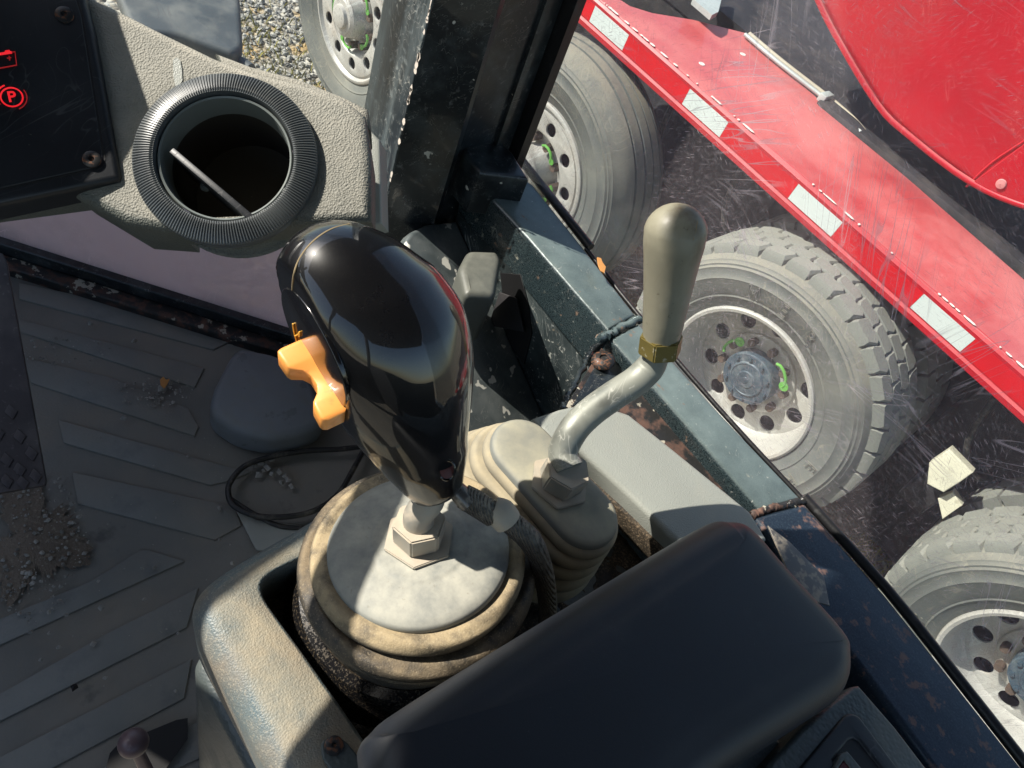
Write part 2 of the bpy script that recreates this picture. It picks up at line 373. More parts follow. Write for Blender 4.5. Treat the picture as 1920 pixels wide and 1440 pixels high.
m_consside = M('console_side_plastic', (.075, .088, .085), .42, 0, bumps=[dict(kind='voronoi', scale=500, d=.0006, s=.6)], layers=[dict(col=(.16, .16, .14), rough=.9, scale=20, lo=.5, hi=.75, amt=.5)])
m_dirt = M('oily_dirt', (.05, .038, .025), .8, 0, var=.5, layers=[dict(col=(.22, .16, .10), rough=.9, scale=700, lo=.50, hi=.66), dict(col=(.008, .007, .005), rough=.45, scale=45, lo=.44, hi=.62, amt=.85)], bumps=[dict(scale=900, d=.0009), dict(scale=160, d=.0015)])
m_flange = M('glossy_black_flange', (.008, .008, .009), .18, 0, coat=.6, layers=[dict(col=(.10, .075, .045), rough=.9, scale=700, lo=.52, hi=.66, amt=.75)], bumps=[dict(scale=700, d=.00012)])
m_arm = M('navy_black_armrest', (.009, .012, .018), .50, 0, spec=.55, var=.25, sheen=0, layers=[dict(col=(.06, .065, .07), rough=.75, scale=26, lo=.6, hi=.85, amt=.35), dict(col=(.12, .12, .12), rough=.8, scale=500, lo=.70, hi=.74, amt=.4)], bumps=[dict(scale=1300, d=.00012)])
m_mat = M('dusty_floor_rubber', (.19, .185, .165), .7, 0, var=.15, layers=[
    dict(col=(.27, .235, .185), rough=.95, scale=7, lo=.45, hi=.7, amt=.7), dict(col=(.22, .20, .16), rough=.95, scale=170, lo=.60, hi=.72, amt=.35), dict(col=(.06, .06, .06), rough=.7, scale=30, lo=.62, hi=.75, amt=.6)],
    bumps=[dict(kind='voronoi', scale=420, d=.0005, s=.5)])
m_rib = M('floor_mat_rib', (.20, .205, .19), .6, 0, var=.12, layers=[
    dict(col=(.30, .265, .21), rough=.95, scale=6, lo=.42, hi=.72, amt=.6), dict(col=(.10, .11, .12), rough=.6, scale=22, lo=.55, hi=.75, amt=.6), dict(col=(.25, .23, .19), rough=.95, scale=200, lo=.63, hi=.72, amt=.35)],
    bumps=[dict(kind='voronoi', scale=480, d=.0005, s=.5)])
m_hump = M('grey_rubber_block', (.18, .20, .215), .5, 0, layers=[dict(col=(.2, .19, .16), rough=.9, scale=25, lo=.5, hi=.75, amt=.6), dict(col=(.11, .125, .13), rough=.5, scale=35, lo=.6, hi=.63, amt=.6)], bumps=[dict(scale=700, d=.0001)])
m_soil = M('dry_brown_dirt', (.19, .155, .12), 1, 0, var=.3, layers=[dict(col=(.30, .26, .2), rough=1, scale=200, lo=.55, hi=.65, amt=.7)], bumps=[dict(scale=300, d=.003)])
m_stone = M('grey_gravel', (.30, .29, .26), .9, 0, var=.4, vscale=60, bumps=[dict(scale=300, d=.001)])
m_box = M('olive_grey_box', (.105, .11, .095), .42, 0, var=.1, layers=[dict(kind='top', col=(.22, .22, .18), rough=.8, lo=.5, hi=1, scale=80, nlo=.3, nhi=.7, amt=.5)], bumps=[dict(scale=900, d=.00015)])
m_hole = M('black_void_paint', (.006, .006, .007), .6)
m_rubber = M('black_rubber_seal', (.010, .010, .011), .45, 0, layers=[dict(col=(.05, .05, .05), rough=.8, scale=100, lo=.6, hi=.7, amt=.6)], bumps=[dict(scale=200, d=.0006)])
m_cable = M('black_cable', (.02, .02, .02), .5, 0, layers=[dict(col=(.2, .18, .14), rough=.9, scale=60, lo=.5, hi=.7, amt=.6)])
m_braid = M('braided_sleeve', (.055, .05, .045), .5, .1, layers=[dict(kind='top', col=(.38, .33, .25), rough=.9, lo=-.2, hi=.9, scale=200, nlo=.35, nhi=.6, amt=.6)], bumps=[dict(kind='braid', scale=260, d=.0008, s=1), dict(kind='voronoi', scale=900, d=.0008, s=.8)])
m_ferrule = M('grey_ferrule', (.16, .15, .14), .35, .6, layers=[dict(col=(.4, .35, .28), rough=.9, scale=160, lo=.5, hi=.6, amt=.6)])
m_shaft = M('mauve_brown_lever', (.15, .10, .105), .38, .1, layers=[dict(col=(.3, .26, .24), rough=.7, scale=200, lo=.6, hi=.7, amt=.5)])
m_leaf = M('dry_orange_leaf', (.52, .24, .07), .8, bumps=[dict(scale=300, d=.001)])
m_screw = M('dark_screw', (.05, .05, .05), .4, .6, layers=[dict(col=RUST, rough=.9, scale=400, lo=.5, hi=.6, amt=.8)])
# truck
m_red = M('dusty_red_paint', (.44, .006, .016), .28, 0, coat=.5, var=.06, layers=[
    dict(kind='top', col=(.60, .18, .17), rough=.75, lo=.55, hi=.98, scale=2.6, nlo=.30, nhi=.60, floor=.2, amt=.9),
    dict(kind='scratch', col=(.72, .3, .28), rough=.7, scale=22, eps=.006, lo=.55, hi=.65, amt=.25),
    dict(col=(.85, .8, .75), rough=.8, scale=60, lo=.74, hi=.76, amt=.6)])
m_redtape = M('red_reflective_tape', (.60, .004, .012), .30, 0, bumps=[dict(scale=260, d=.0006)])
m_whitetape = M('white_reflective_tape', (.62, .68, .66), .38, .0, var=.04, layers=[dict(col=(.45, .48, .47), rough=.7, scale=14, lo=.62, hi=.9, amt=.3)])
m_chip = M('chipped_paint_white', (.78, .70, .62), .7)
m_tyre = M('dusty_tyre_rubber', (.115, .125, .12), .62, 0, var=.15, vscale=4, layers=[
    dict(col=(.26, .26, .22), rough=.9, scale=3.5, lo=.45, hi=.72, amt=.55), dict(kind='top', col=(.33, .29, .21), rough=.95, lo=.1, hi=.9, scale=7, nlo=.3, nhi=.6, floor=.3, amt=.7), dict(kind='scratch', col=(.30, .28, .22), rough=.9, scale=14, eps=.01, lo=.5, hi=.6, amt=.5),
    dict(col=(.09, .095, .09), rough=.6, scale=9, lo=.58, hi=.75, amt=.5)], bumps=[dict(scale=40, d=.002)])
m_tread = M('dusty_tread_rubber', (.20, .21, .19), .8, 0, var=.15, layers=[dict(kind='top', col=(.27, .255, .21), rough=.95, lo=-.2, hi=.8, scale=9, nlo=.3, nhi=.7, floor=.3, amt=.6)], bumps=[dict(scale=120, d=.002)])
m_rim = M('dusty_white_rim', (.46, .45, .42), .42, .15, var=.06, layers=[dict(col=(.40, .30, .21), rough=.9, scale=5, lo=.52, hi=.75, amt=.5), dict(kind='scratch', col=(.7, .7, .66), rough=.6, scale=14, eps=.006, lo=.5, hi=.6, amt=.4)], bumps=[dict(scale=60, d=.001)])
m_lip = M('polished_rim_lip', (.50, .50, .48), .35, .5, var=.06)
m_hub = M('blue_grey_hub', (.055, .085, .115), .42, .1, var=.3, layers=[dict(col=(.17, .20, .21), rough=.8, scale=30, lo=.45, hi=.7, amt=.7), dict(col=(.24, .11, .05), rough=.9, scale=36, lo=.64, hi=.7, amt=.7)], bumps=[dict(scale=60, d=.002)])
m_lug = M('rusty_lug', (.12, .085, .065), .7, .2, var=.4)
m_green = M('green_lug_pointer', (.14, .42, .07), .4, 0)
m_frame = M('dark_chassis', (.020, .019, .022), .7, 0, var=.5, layers=[dict(col=(.07, .06, .055), rough=.9, scale=12, lo=.5, hi=.7, amt=.6)])
m_white = M('cream_bracket_paint', (.62, .60, .47), .6, 0, layers=[dict(col=(.3, .27, .2), rough=.9, scale=30, lo=.6, hi=.7, amt=.5)])
m_pipe = M('grey_conduit', (.42, .47, .45), .45, .1)
m_pipe2 = M('tan_conduit', (.44, .40, .30), .6)
m_machine = M('dusty_machine_guard', (.055, .065, .07), .6, 0, layers=[dict(col=(.2, .2, .18), rough=.9, scale=8, lo=.45, hi=.7, amt=.6)])
m_roof = M('cab_lining', (.022, .024, .028), .8)

def ground_mat():
    m = bpy.data.materials.new('gravel_ground'); m.use_nodes = True; t = m.node_tree; N = t.nodes; L = t.links; b = N['Principled BSDF']; b.inputs['Roughness'].default_value = .95
    tc = N.new('ShaderNodeTexCoord')
    v1 = N.new('ShaderNodeTexVoronoi'); v1.inputs['Scale'].default_value = 38; L.new(tc.outputs['Object'], v1.inputs['Vector'])
    cr = N.new('ShaderNodeValToRGB'); e = cr.color_ramp.elements; e[0].color = (.16, .14, .11, 1); e[1].color = (.52, .50, .44, 1)
    x = e.new(.5); x.color = (.34, .31, .25, 1)
    sp = N.new('ShaderNodeSeparateColor'); L.new(v1.outputs['Color'], sp.inputs[0]); L.new(sp.outputs[0], cr.inputs[0])
    n2 = N.new('ShaderNodeTexNoise'); n2.inputs['Scale'].default_value = 5; n2.inputs['Detail'].default_value = 8; L.new(tc.outputs['Object'], n2.inputs['Vector'])
    mr = N.new('ShaderNodeMapRange'); L.new(n2.outputs[0], mr.inputs[0]); mr.inputs[1].default_value = .47; mr.inputs[2].default_value = .60
    mx = N.new('ShaderNodeMix'); mx.data_type = 'RGBA'; L.new(mr.outputs[0], mx.inputs[0]); L.new(cr.outputs[0], mx.inputs[6]); mx.inputs[7].default_value = (.42, .29, .13, 1)
    L.new(mx.outputs[2], b.inputs['Base Color'])
    bp = N.new('ShaderNodeBump'); bp.inputs['Distance'].default_value = .02; L.new(v1.outputs['Distance'], bp.inputs['Height']); bp.invert = True; L.new(bp.outputs[0], b.inputs['Normal'])
    return m
def glass_mat(name, haze, hcol, scratch=1.0, rots=((0, 0, 0),), tint=(.93, .95, .95), gloss=.5):
    """scratched, dusty clear sheet: mostly transparent, the dust and scratches scatter light"""
    m = bpy.data.materials.new(name); m.use_nodes = True; t = m.node_tree; N = t.nodes; L = t.links
    for x in list(N): N.remove(x)
    out = N.new('ShaderNodeOutputMaterial'); tr = N.new('ShaderNodeBsdfTransparent'); tr.inputs[0].default_value = (*tint, 1)
    df = N.new('ShaderNodeBsdfDiffuse'); df.inputs[0].default_value = (*hcol, 1)
    tl = N.new('ShaderNodeBsdfTranslucent'); tl.inputs[0].default_value = (*hcol, 1)
    ad = N.new('ShaderNodeMixShader'); ad.inputs[0].default_value = .5; L.new(df.outputs[0], ad.inputs[1]); L.new(tl.outputs[0], ad.inputs[2])
    tc = N.new('ShaderNodeTexCoord')
    def mth(op, a, b_=None):
        q = N.new('ShaderNodeMath'); q.operation = op
        for i, v_ in enumerate((a, b_)):
            if v_ is None: continue
            if isinstance(v_, (int, float)): q.inputs[i].default_value = v_
            else: L.new(v_, q.inputs[i])
        return q.outputs[0]
    def noi(scale, st=(1, 1, 1), rot=(0, 0, 0), loc=0., detail=2.):
        mp = N.new('ShaderNodeMapping'); mp.inputs['Scale'].default_value = st; mp.inputs['Rotation'].default_value = rot; mp.inputs['Location'].default_value = (loc, loc, loc)
        m1 = N.new('ShaderNodeMapping'); m1.inputs['Rotation'].default_value = rot; m1.inputs['Location'].default_value = (loc, loc, loc); L.new(tc.outputs['Object'], m1.inputs[0])
        mp.inputs['Rotation'].default_value = (0, 0, 0); L.new(m1.outputs[0], mp.inputs[0])
        q = N.new('ShaderNodeTexNoise'); q.inputs['Scale'].default_value = scale; q.inputs['Detail'].default_value = detail; L.new(mp.outputs[0], q.inputs['Vector']); return q.outputs[0]
    def ss(x, lo, hi, a=0., b_=1.):
        q = N.new('ShaderNodeMapRange'); L.new(x, q.inputs[0])
        for i, v_ in enumerate((lo, hi, a, b_)): q.inputs[1 + i].default_value = v_
        return q.outputs[0]
    f = None
    def add(x):
        nonlocal f
        f = x if f is None else mth('MAXIMUM', f, x)
    for j, rot in enumerate(rots):
        # straight short scratches
        l = ss(mth('ABSOLUTE', mth('SUBTRACT', noi(90, (1, 1, .07), rot, j * 3.1 + 1, 1.), .5)), .003, .013, 1, 0)
        add(mth('MULTIPLY', l, ss(noi(9, (1, 1, 1), rot, j * 7.3 + 2), .58, .70, 0, .75)))
        l = ss(noi(1000, (1, 1, .11), rot, j * 5.1 + 3, 1.), .63, .72)
        add(mth('MULTIPLY', l, ss(noi(8, (1, 1, 1), rot, j * 2.3 + 5), .44, .64, 0, .6)))
    # curly hair scratches
    l = ss(mth('ABSOLUTE', mth('SUBTRACT', noi(150, (1, 1, 1), (0, 0, 0), 11, 1.), .5)), .003, .012, 1, 0)
    add(mth('MULTIPLY', l, ss(noi(90, (1, 1, 1), (0, 0, 0), 13), .56, .64, 0, .3)))
    add(ss(noi(500, loc=17, detail=1.), .73, .80, 0, .5))
    hz = ss(noi(6, loc=23, detail=6.), .3, .75, haze * .6, haze * 1.5)
    fac = mth('MINIMUM', mth('ADD', hz, mth('MULTIPLY', f, scratch)), 1.0)
    mx = N.new('ShaderNodeMixShader'); L.new(fac, mx.inputs[0]); L.new(tr.outputs[0], mx.inputs[1]); L.new(ad.outputs[0], mx.inputs[2])
    gl = N.new('ShaderNodeBsdfGlossy'); gl.inputs['Roughness'].default_value = .12
    fr = N.new('ShaderNodeFresnel'); fr.inputs[0].default_value = 1.35
    m2 = N.new('ShaderNodeMixShader'); L.new(mth('MULTIPLY', fr.outputs[0], gloss), m2.inputs[0]); L.new(mx.outputs[0], m2.inputs[1]); L.new(gl.outputs[0], m2.inputs[2])
    L.new(m2.outputs[0], out.inputs[0]); return m
m_glass = glass_mat('scratched_side_glass', .045, (.74, .66, .70), .52, ((0, 1.15, 0), (0, .55, 0), (0, -.9, 0), (0, 1.6, 0), (0, -.25, 0)))
m_glassf = glass_mat('scratched_front_glass', .035, (.62, .62, .60), .5, ((0, .5, .8), (0, -.4, .8)))
m_lower = glass_mat('dust_covered_glass', .95, (.80, .71, .73), .3, ((.4, 0, .7),), tint=(.55, .52, .55))
def emit_mat(name, col, s):
    m = bpy.data.materials.new(name); m.use_nodes = True; b = m.node_tree.nodes['Principled BSDF']
    b.inputs['Base Color'].default_value = (.2, .01, .01, 1); b.inputs['Emission Color'].default_value = (*col, 1); b.inputs['Emission Strength'].default_value = s; return m
m_tell = emit_mat('red_telltale_light', (1, .02, .03), .5)
m_tell2 = emit_mat('dim_red_telltale', (1, .03, .03), .13)

exec_parts = []
# ================================================================== SETTING: ground
g = struct(mk('ground', [(-60, -60, 0), (60, -60, 0), (60, 60, 0), (-60, 60, 0)], [(0, 1, 2, 3)], ground_mat(), smooth=None, origin=V((0, 0, 0))))
def scatter_stones(name, pts, smin, smax, mat):
    vs, fs = [], []
    for c in pts:
        s = smin + (smax - smin) * random.random() ** 2.2; b = len(vs); ph = random.random() * 6
        for (x, y, z) in ((1, 0, 0), (0, 1, 0), (-1, 0, 0), (0, -1, 0), (0, 0, .8), (0, 0, -.4), (.6, .6, .4), (-.6, .5, .45), (.5, -.6, .4)):
            q = V((x, y, z)) * s * random.uniform(.75, 1.2); q.rotate(Matrix.Rotation(ph, 3, 'Z')); vs.append(c + q)
        bm = bmesh.new()
        for v_ in vs[b:]: bm.verts.new(v_)
        r = bmesh.ops.convex_hull(bm, input=list(bm.verts)); bm.verts.index_update()
        fs += [tuple(v_.index + b for v_ in f.verts) for f in bm.faces]
        nv = len(bm.verts)
        vs[b:] = [v_.co.copy() for v_ in bm.verts]; bm.free()
    return stuff(mk(name, vs, fs, mat, None, None))
pts = []
for (px0, px1, py0, py1, cnt) in ((440, 640, -20, 190, 900), (1600, 1720, 980, 1130, 260)):
    for i in range(cnt):
        p = W(random.uniform(px0, px1), random.uniform(py0, py1), 'Z', 0); p.z = .004; pts.append(p)
tag(scatter_stones('gravel', pts, .006, .02, m_stone), 'loose pale gravel on the ground outside the cab', 'gravel', kind='stuff')
# grass tufts by the rear wheels
m_grass = M('dry_grass_blade', (.30, .27, .07), .8, 0, var=.5, vscale=30)
vs, fs = [], []
for i in range(900):
    p = W(random.uniform(1560, 1740), random.uniform(1010, 1140), 'Z', 0) if i % 3 else W(random.uniform(440, 620), random.uniform(0, 180), 'Z', 0)
    a_ = random.random() * 6.28; h = random.uniform(.02, .07); w_ = .0025; dx = V((math.cos(a_), math.sin(a_), 0)); b = len(vs)
    l = V((random.uniform(-1, 1), random.uniform(-1, 1), 0)) * h * .6
    vs += [p - dx * w_, p + dx * w_, p + l * .4 + V((0, 0, h * .6)) + dx * w_ * .7, p + l + V((0, 0, h))]; fs += [(b, b + 1, b + 2), (b, b + 2, b + 3)]
tag(stuff(mk('grass', vs, fs, m_grass, None, None)), 'thin dry grass growing through the gravel', 'grass', kind='stuff')

# ================================================================== TRUCK
YB = 2.24
tl_ = 'red truck with dusty running board and big tyres parked outside the scratched window'
truck = thing('truck', (-.8, 2.3, 0), tl_, 'truck')
def wheel_common(kind):
    """drive wheel (deep dish) or steer wheel (convex disc); origin = wheel centre on its outer face plane, axle along +Y"""
    O = V((0, 0, 0)); AX = V((0, 1, 0)); made = []
    R = 1.0
    prof = [(.286, .004), (.300, -.006), (.318, -.010), (.325, -.016), (.33, -.014), (.36, -.027), (.385, -.031), (.392, -.034), (.398, -.031), (.42, -.026), (.428, -.028), (.434, -.022), (.440, -.022), (.446, -.014), (.452, -.012), (.462, .004), (.474, .020),
            (.484, .026), (.491, .05), (.492, .13), (.491, .22), (.478, .24), (.45, .27), (.38, .30), (.29, .28)]
    if kind == 'steer':
        prof = prof[:16] + [(.480, .020), (.490, .045), (.494, .06), (.484, .062), (.484, .068), (.496, .070), (.498, .11), (.488, .112), (.488, .118), (.500, .12), (.500, .155), (.490, .157), (.490, .163), (.498, .165), (.496, .20), (.486, .202), (.486, .208), (.494, .21), (.485, .235), (.45, .265), (.38, .29), (.29, .27)]
    if kind == 'drive':
        rim = lathe('wheel', [(.288, .006), (.286, -.006), (.280, -.010), (.270, -.008), (.266, .004), (.264, .03), (.256, .05), (.250, .10), (.243, .125), (.236, .134), (.234, .14)], O, AX, m_rim, None, 96, 40, origin=O)
        # dished disc with round hand holes
        U, Vv, A = frame(AX)
        circ = lambda r, k, c=V((0, 0, 0)): [c + (U * math.cos(2 * math.pi * i / k) + Vv * math.sin(2 * math.pi * i / k)) * r for i in range(k)]
        hc = lambda q, r: U * math.cos(q) * r + Vv * math.sin(q) * r
        holes = [circ(.030, 24, hc(2 * math.pi * (k + .15) / 10, .196)) for k in range(10)] + [circ(.150, 64)]
        me = slab_mesh(circ(.240, 96), -AX, .010, .002, holes=holes, res=1); me.transform(Matrix.Translation((0, .132, 0)))
        made.append(link_mesh('rim_disc', me, m_rim, rim, 40, O))
        made.append(lathe('hub_flange', [(.153, .134), (.150, .122), (.140, .116), (.112, .114), (.090, .118)], O, AX, m_rim, rim, 48, 30, origin=O))
        made.append(lathe('hub', [(.098, .118), (.098, .066), (.095, .061), (.068, .060), (.064, .056), (.060, .055), (.058, .057), (.034, .056), (.030, .053), (.012, .052), (.010, .050), (.001, .050)], O, AX, m_hub, rim, 48, 30, origin=O))
        for k in range(10):
            q = 2 * math.pi * (k + .5) / 10
            made.append(prism('lug_nut', hc(q, .128) + AX * .114, -AX, .016, .030, 6, m_lug, rim, .002))
            made.append(prism('hub_bolt', hc(q + .2, .082) + AX * .066, -AX, .008, .014, 6, m_hub, rim, .001))
        made.append(lathe('dark_drum', [(.24, .20), (.02, .20)], O, AX, m_frame, rim, 32, 30, origin=O))
        q0 = (.35, 2.2)
    else:
        rim = lathe('wheel', [(.288, .006), (.286, -.006), (.280, -.010), (.272, -.010), (.268, -.002), (.262, .006), (.250, .004)], O, AX, m_rim, None, 96, 40, origin=O)
        U, Vv, A = frame(AX)
        circ = lambda r, k, c=V((0, 0, 0)): [c + (U * math.cos(2 * math.pi * i / k) + Vv * math.sin(2 * math.pi * i / k)) * r for i in range(k)]
        hc = lambda q, r: U * math.cos(q) * r + Vv * math.sin(q) * r
        holes = [circ(.026, 24, hc(2 * math.pi * (k + .30) / 10, .205)) for k in range(10)] + [circ(.168, 64)]
        me = slab_mesh(circ(.253, 96), -AX, .010, .002, holes=holes, res=1); me.transform(Matrix.Translation((0, -.001, 0)))
        made.append(link_mesh('rim_disc', me, m_rim, rim, 40, O))
        made.append(lathe('hub', [(.170, .000), (.160, .010), (.150, .040), (.110, .045), (.100, .010), (.092, -.01), (.085, -.045), (.070, -.055), (.050, -.056), (.046, -.070), (.03, -.075), (.001, -.075)], O, AX, m_rim, rim, 48, 30, origin=O))
        for k in range(10):
            q = 2 * math.pi * (k + .5) / 10
            made.append(prism('lug_nut', hc(q, .130) + AX * .044, -AX, .018, .045, 6, m_lug, rim, .002))
        made.append(lathe('dark_drum', [(.25, .08), (.02, .08)], O, AX, m_frame, rim, 32, 30, origin=O))
        q0 = [2 * math.pi * (k + .75) / 10 for k in range(0, 10, 2)]
    for j, q in enumerate(q0):
        yy = .078 if kind == 'drive' else -.004
        bm = bmesh.new(); T = -hc(q, 1).cross(AX).normalized(); Rr = hc(q, 1).normalized(); c = hc(q, .128 if kind == 'drive' else .132) + AX * yy
        P = [c + T * (.042 if kind == 'drive' else .034) * math.cos(s * math.pi / 5) * 1.0 + Rr * .022 * math.sin(s * math.pi / 5) - Rr * .006 for s in range(6)]
        tube_bm(bm, P, .0055, 8)
        bmesh.ops.create_cone(bm, cap_ends=True, segments=12, radius1=.018 if kind == 'drive' else .012, radius2=.016 if kind == 'drive' else .010, depth=.006,
                              matrix=Matrix.Translation(c + T * .04) @ basis(AX).to_4x4())
        made.append(from_bm('lug_pointer', bm, m_green, rim, 40))
    made.append(lathe('tyre', prof, O, AX, m_tyre, rim, 128, 35, origin=O))
    if kind == 'drive':
        made.append(lathe('inner_tyre', [(.29, .33), (.38, .31), (.45, .33), (.474, .36), (.478, .40), (.478, .55), (.45, .60), (.3, .62)], O, AX, m_tyre, rim, 96, 35, origin=O))
        NB = 34; pitch = 2 * math.pi / NB
        def block(y0, y1, ph, skew, rows_shoulder=False):
            # an irregular hexagonal tread block, convex, standing 14 mm proud of the carcass
            r0, r1 = .470, .503
            ym = (y0 + y1) / 2; hw = pitch * .49
            poly = [(-hw * .95, y0), (hw * .80, y0), (hw * 1.02, ym * .65 + y1 * .35), (hw * .72, y1), (-hw * 1.02 + .0, y1), (-hw * 1.12, ym * .6 + y0 * .4)]
            poly = [(a_ + skew * (y - ym) / (y1 - y0) * pitch, y) for a_, y in poly]
            vs = []
            for k_, rr in enumerate((r0, r1 - .006, r1)):
                for a_, y in poly:
                    s = (.86 if k_ == 2 else 1.0); aa_ = a_ * s; yy = ym + (y - ym) * (s if k_ == 2 else 1)
                    r_ = rr
                    if rows_shoulder and y < ym:
                        if k_ == 0: yy -= .006; r_ = .458
                        if k_ == 1: yy -= .004; r_ = rr - .012
                        if k_ == 2: r_ = rr - .004
                    vs.append(V((math.sin(aa_) * r_, yy, math.cos(aa_) * r_)))
            fs = [(12, 13, 14, 15, 16, 17)] + [(k_ * 6 + i, k_ * 6 + (i + 1) % 6, (k_ + 1) * 6 + (i + 1) % 6, (k_ + 1) * 6 + i) for k_ in range(2) for i in range(6)]
            return mk('tread_block', vs, fs, m_tread, rim, 30, origin=O)
        rows = [(.014, .066, 0, .15, True), (.0675, .122, .5, -.1, False), (.1235, .178, .0, .1, False), (.1795, .240, .5, -.15, False)]
        for (y0, y1, off, sk, sh) in rows:
            b0 = block(y0, y1, off, sk, sh); made.append(b0); b0.rotation_euler = (0, off * pitch, 0)
            for i in range(1, NB):
                c = b0.copy(); COL.objects.link(c); c.rotation_euler = (0, (i + off) * pitch, 0); WL[c.name] = wl(b0); made.append(c)
        # inner tyre's shoulder blocks, one joined mesh
        vs, fs = [], []
        for rrow, (y0, y1, off) in enumerate(((.335, .41, .2), (.415, .48, .7), (.485, .55, .2))):
            for i in range(NB):
                b = len(vs); c0 = (i + off) * pitch
                for r_ in (.45, .496):
                    for (a_, y) in ((-.44, y0), (.44, y0), (.44, y1), (-.44, y1)): vs.append(V((math.sin(c0 + a_ * pitch) * r_, y, math.cos(c0 + a_ * pitch) * r_)))
                fs += [(b, b + 1, b + 5, b + 4), (b + 1, b + 2, b + 6, b + 5), (b + 2, b + 3, b + 7, b + 6), (b + 3, b, b + 4, b + 7), (b + 4, b + 5, b + 6, b + 7)]
        made.append(stuff(mk('inner_tread', vs, fs, m_tread, rim, 30, origin=O)))
    # raised sidewall lettering (short outlined characters, as far as the photo lets one read them)
    if kind == 'drive':
        for (txt, ang) in (('M', -24), ('E', -6), ('R', 12), ('E', 88), ('R', 104), ('M', 196), ('E', 214)):
            cu = bpy.data.curves.new('t', 'FONT'); cu.body = txt; cu.size = .062; cu.extrude = .0006; cu.align_x = 'CENTER'; cu.fill_mode = 'NONE'; cu.bevel_depth = .0008; cu.bevel_resolution = 0
            ob = bpy.data.objects.new('t', cu); me = bpy.data.meshes.new_from_object(ob); bpy.data.objects.remove(ob); bpy.data.curves.remove(cu); me.materials.clear()
            a_ = math.radians(ang)
            # text x -> +X tangent, y -> up(+Z), seen from -Y
            Mx = Matrix.Rotation(a_, 4, 'Y') @ Matrix.Translation((0, -.033, .345)) @ Matrix.Rotation(math.pi / 2, 4, 'X')
            me.transform(Mx)
            made.append(link_mesh('sidewall_letter', me, m_tyre, rim, 30, O))
    return rim
def copy_children(src, dst):
    for ch in list(src.children):
        c = ch.copy(); COL.objects.link(c); c.parent = dst
def put_wheel(rim, loc, rot=0.0):
    rim.parent = truck; rim.location = V(loc) - wl(truck); rim.rotation_euler = (0, rot, 0)
HZ = .51
dw = wheel_common('drive'); put_wheel(dw, D(1381, 722, 2.60), 0.0)
DWL = D(1381, 722, 2.60)
dw2 = dw.copy(); COL.objects.link(dw2); copy_children(dw, dw2); put_wheel(dw2, V((.85, DWL.y, DWL.z)), .7)
sw = wheel_common('steer'); put_wheel(sw, V((-1.60, DWL.y, DWL.z)), 0.25)
sw2 = sw.copy(); COL.objects.link(sw2); copy_children(sw, sw2); put_wheel(sw2, V((-2.72, 1.93, .50)), .5)
# running board (beam)
ZT = 2.2 - .995 * YB / 2.08
X0 = W(1075, 0, 'Y', YB).x - .25; X1 = 1.3
def bxp(name, x0, x1, y0, y1, z0, z1, mat, parent=truck, bev=0.0):
    return box(name, ((x0 + x1) / 2, (y0 + y1) / 2, (z0 + z1) / 2), (abs(x1 - x0), abs(y1 - y0), abs(z1 - z0)), mat, parent, bev=bev)
far = [W(x, y, 'Z', ZT) for x, y in ((1222, 22), (1300, 35), (1398, 60), (1570, 215), (1740, 365), (1920, 521))]
topo = [V((X1, YB, ZT)), V((X0, YB, ZT)), V((far[0].x - .05, YB + .12, ZT))] + far + [V((X1, far[-1].y - .02, ZT))]
slab('running_board', topo, V((0, 0, 1)), .05, m_red, truck, bevel=.012, res=3)
side = [(-.004, ZT - .004), (-.012, ZT - .012), (-.012, ZT - .085), (-.020, ZT - .092), (-.020, ZT - .108), (.012, ZT - .112), (.012, ZT - .05), (.01, ZT - .004)]
loft('side_skirt', [[V((x, YB + y, z)) for y, z in side] for x in (X0, X1)], m_red, truck, smooth=40)
# alternating tape
step = .466 * YB / 2.08; xr = W(1145, 35, 'Y', YB).x - .075
x = xr - step * 2
while x < X1:
    bxp('white_tape', x, x + .185, YB - .0135, YB - .0128, ZT - .080, ZT - .022, m_whitetape)
    bxp('red_tape', x + .186, x + step - .001, YB - .0135, YB - .0128, ZT - .080, ZT - .022, m_redtape)
    x += step
vs, fs = [], []
x = X0
while x < X1:                                             # chipped paint along the folded edge
    L_ = random.choice([.006, .008, .01, .02, .035, .05]) * random.uniform(.6, 1.3); h = random.uniform(.003, .0065); b = len(vs)
    k = 7
    for i in range(k):
        a_ = 2 * math.pi * i / k; vs.append(V((x + math.cos(a_) * L_ / 2, YB - .0005 + math.sin(a_) * h + .001, ZT + .0012 - (0.001 if math.sin(a_) < 0 else 0))))
    fs.append(tuple(range(b, b + k))); x += L_ + random.expovariate(1 / .022) * (.4 if random.random() < .6 else 2.2)
stuff(mk('paint_chips', vs, fs, m_chip, truck, None))
for px, py in ((1316, 120), (1393, 102)):
    c = W(px, py, 'Z', ZT); lathe('rivet_hole', [(.012, .0005), (.010, .002), (.006, .001), (.001, -.0)], c, V((0, 0, 1)), m_chip, truck, 16)
# conduits
for off, mt, nm, r in ((0, m_pipe, 'grey_conduit', .008), (.032, m_pipe2, 'tan_conduit', .009)):
    P = [W(x, y, 'Z', ZT + .01) + V((0, off * .9, .003)) for x, y in ((1396, 66), (1460, 120), (1545, 186), (1590, 225), (1612, 250))]
    tube(nm, P, r, mt, truck, 10, 4)
c = W(1545, 183, 'Z', ZT + .02); box('conduit_clamp', c + V((0, .01, .0)), (.03, .06, .03), m_pipe, truck, bev=.004)
zslab('step_plate', ((1310, -30), (1360, -30), (1347, 22), (1335, 28), (1300, -2)), ZT + .06, .02, m_pipe, truck)
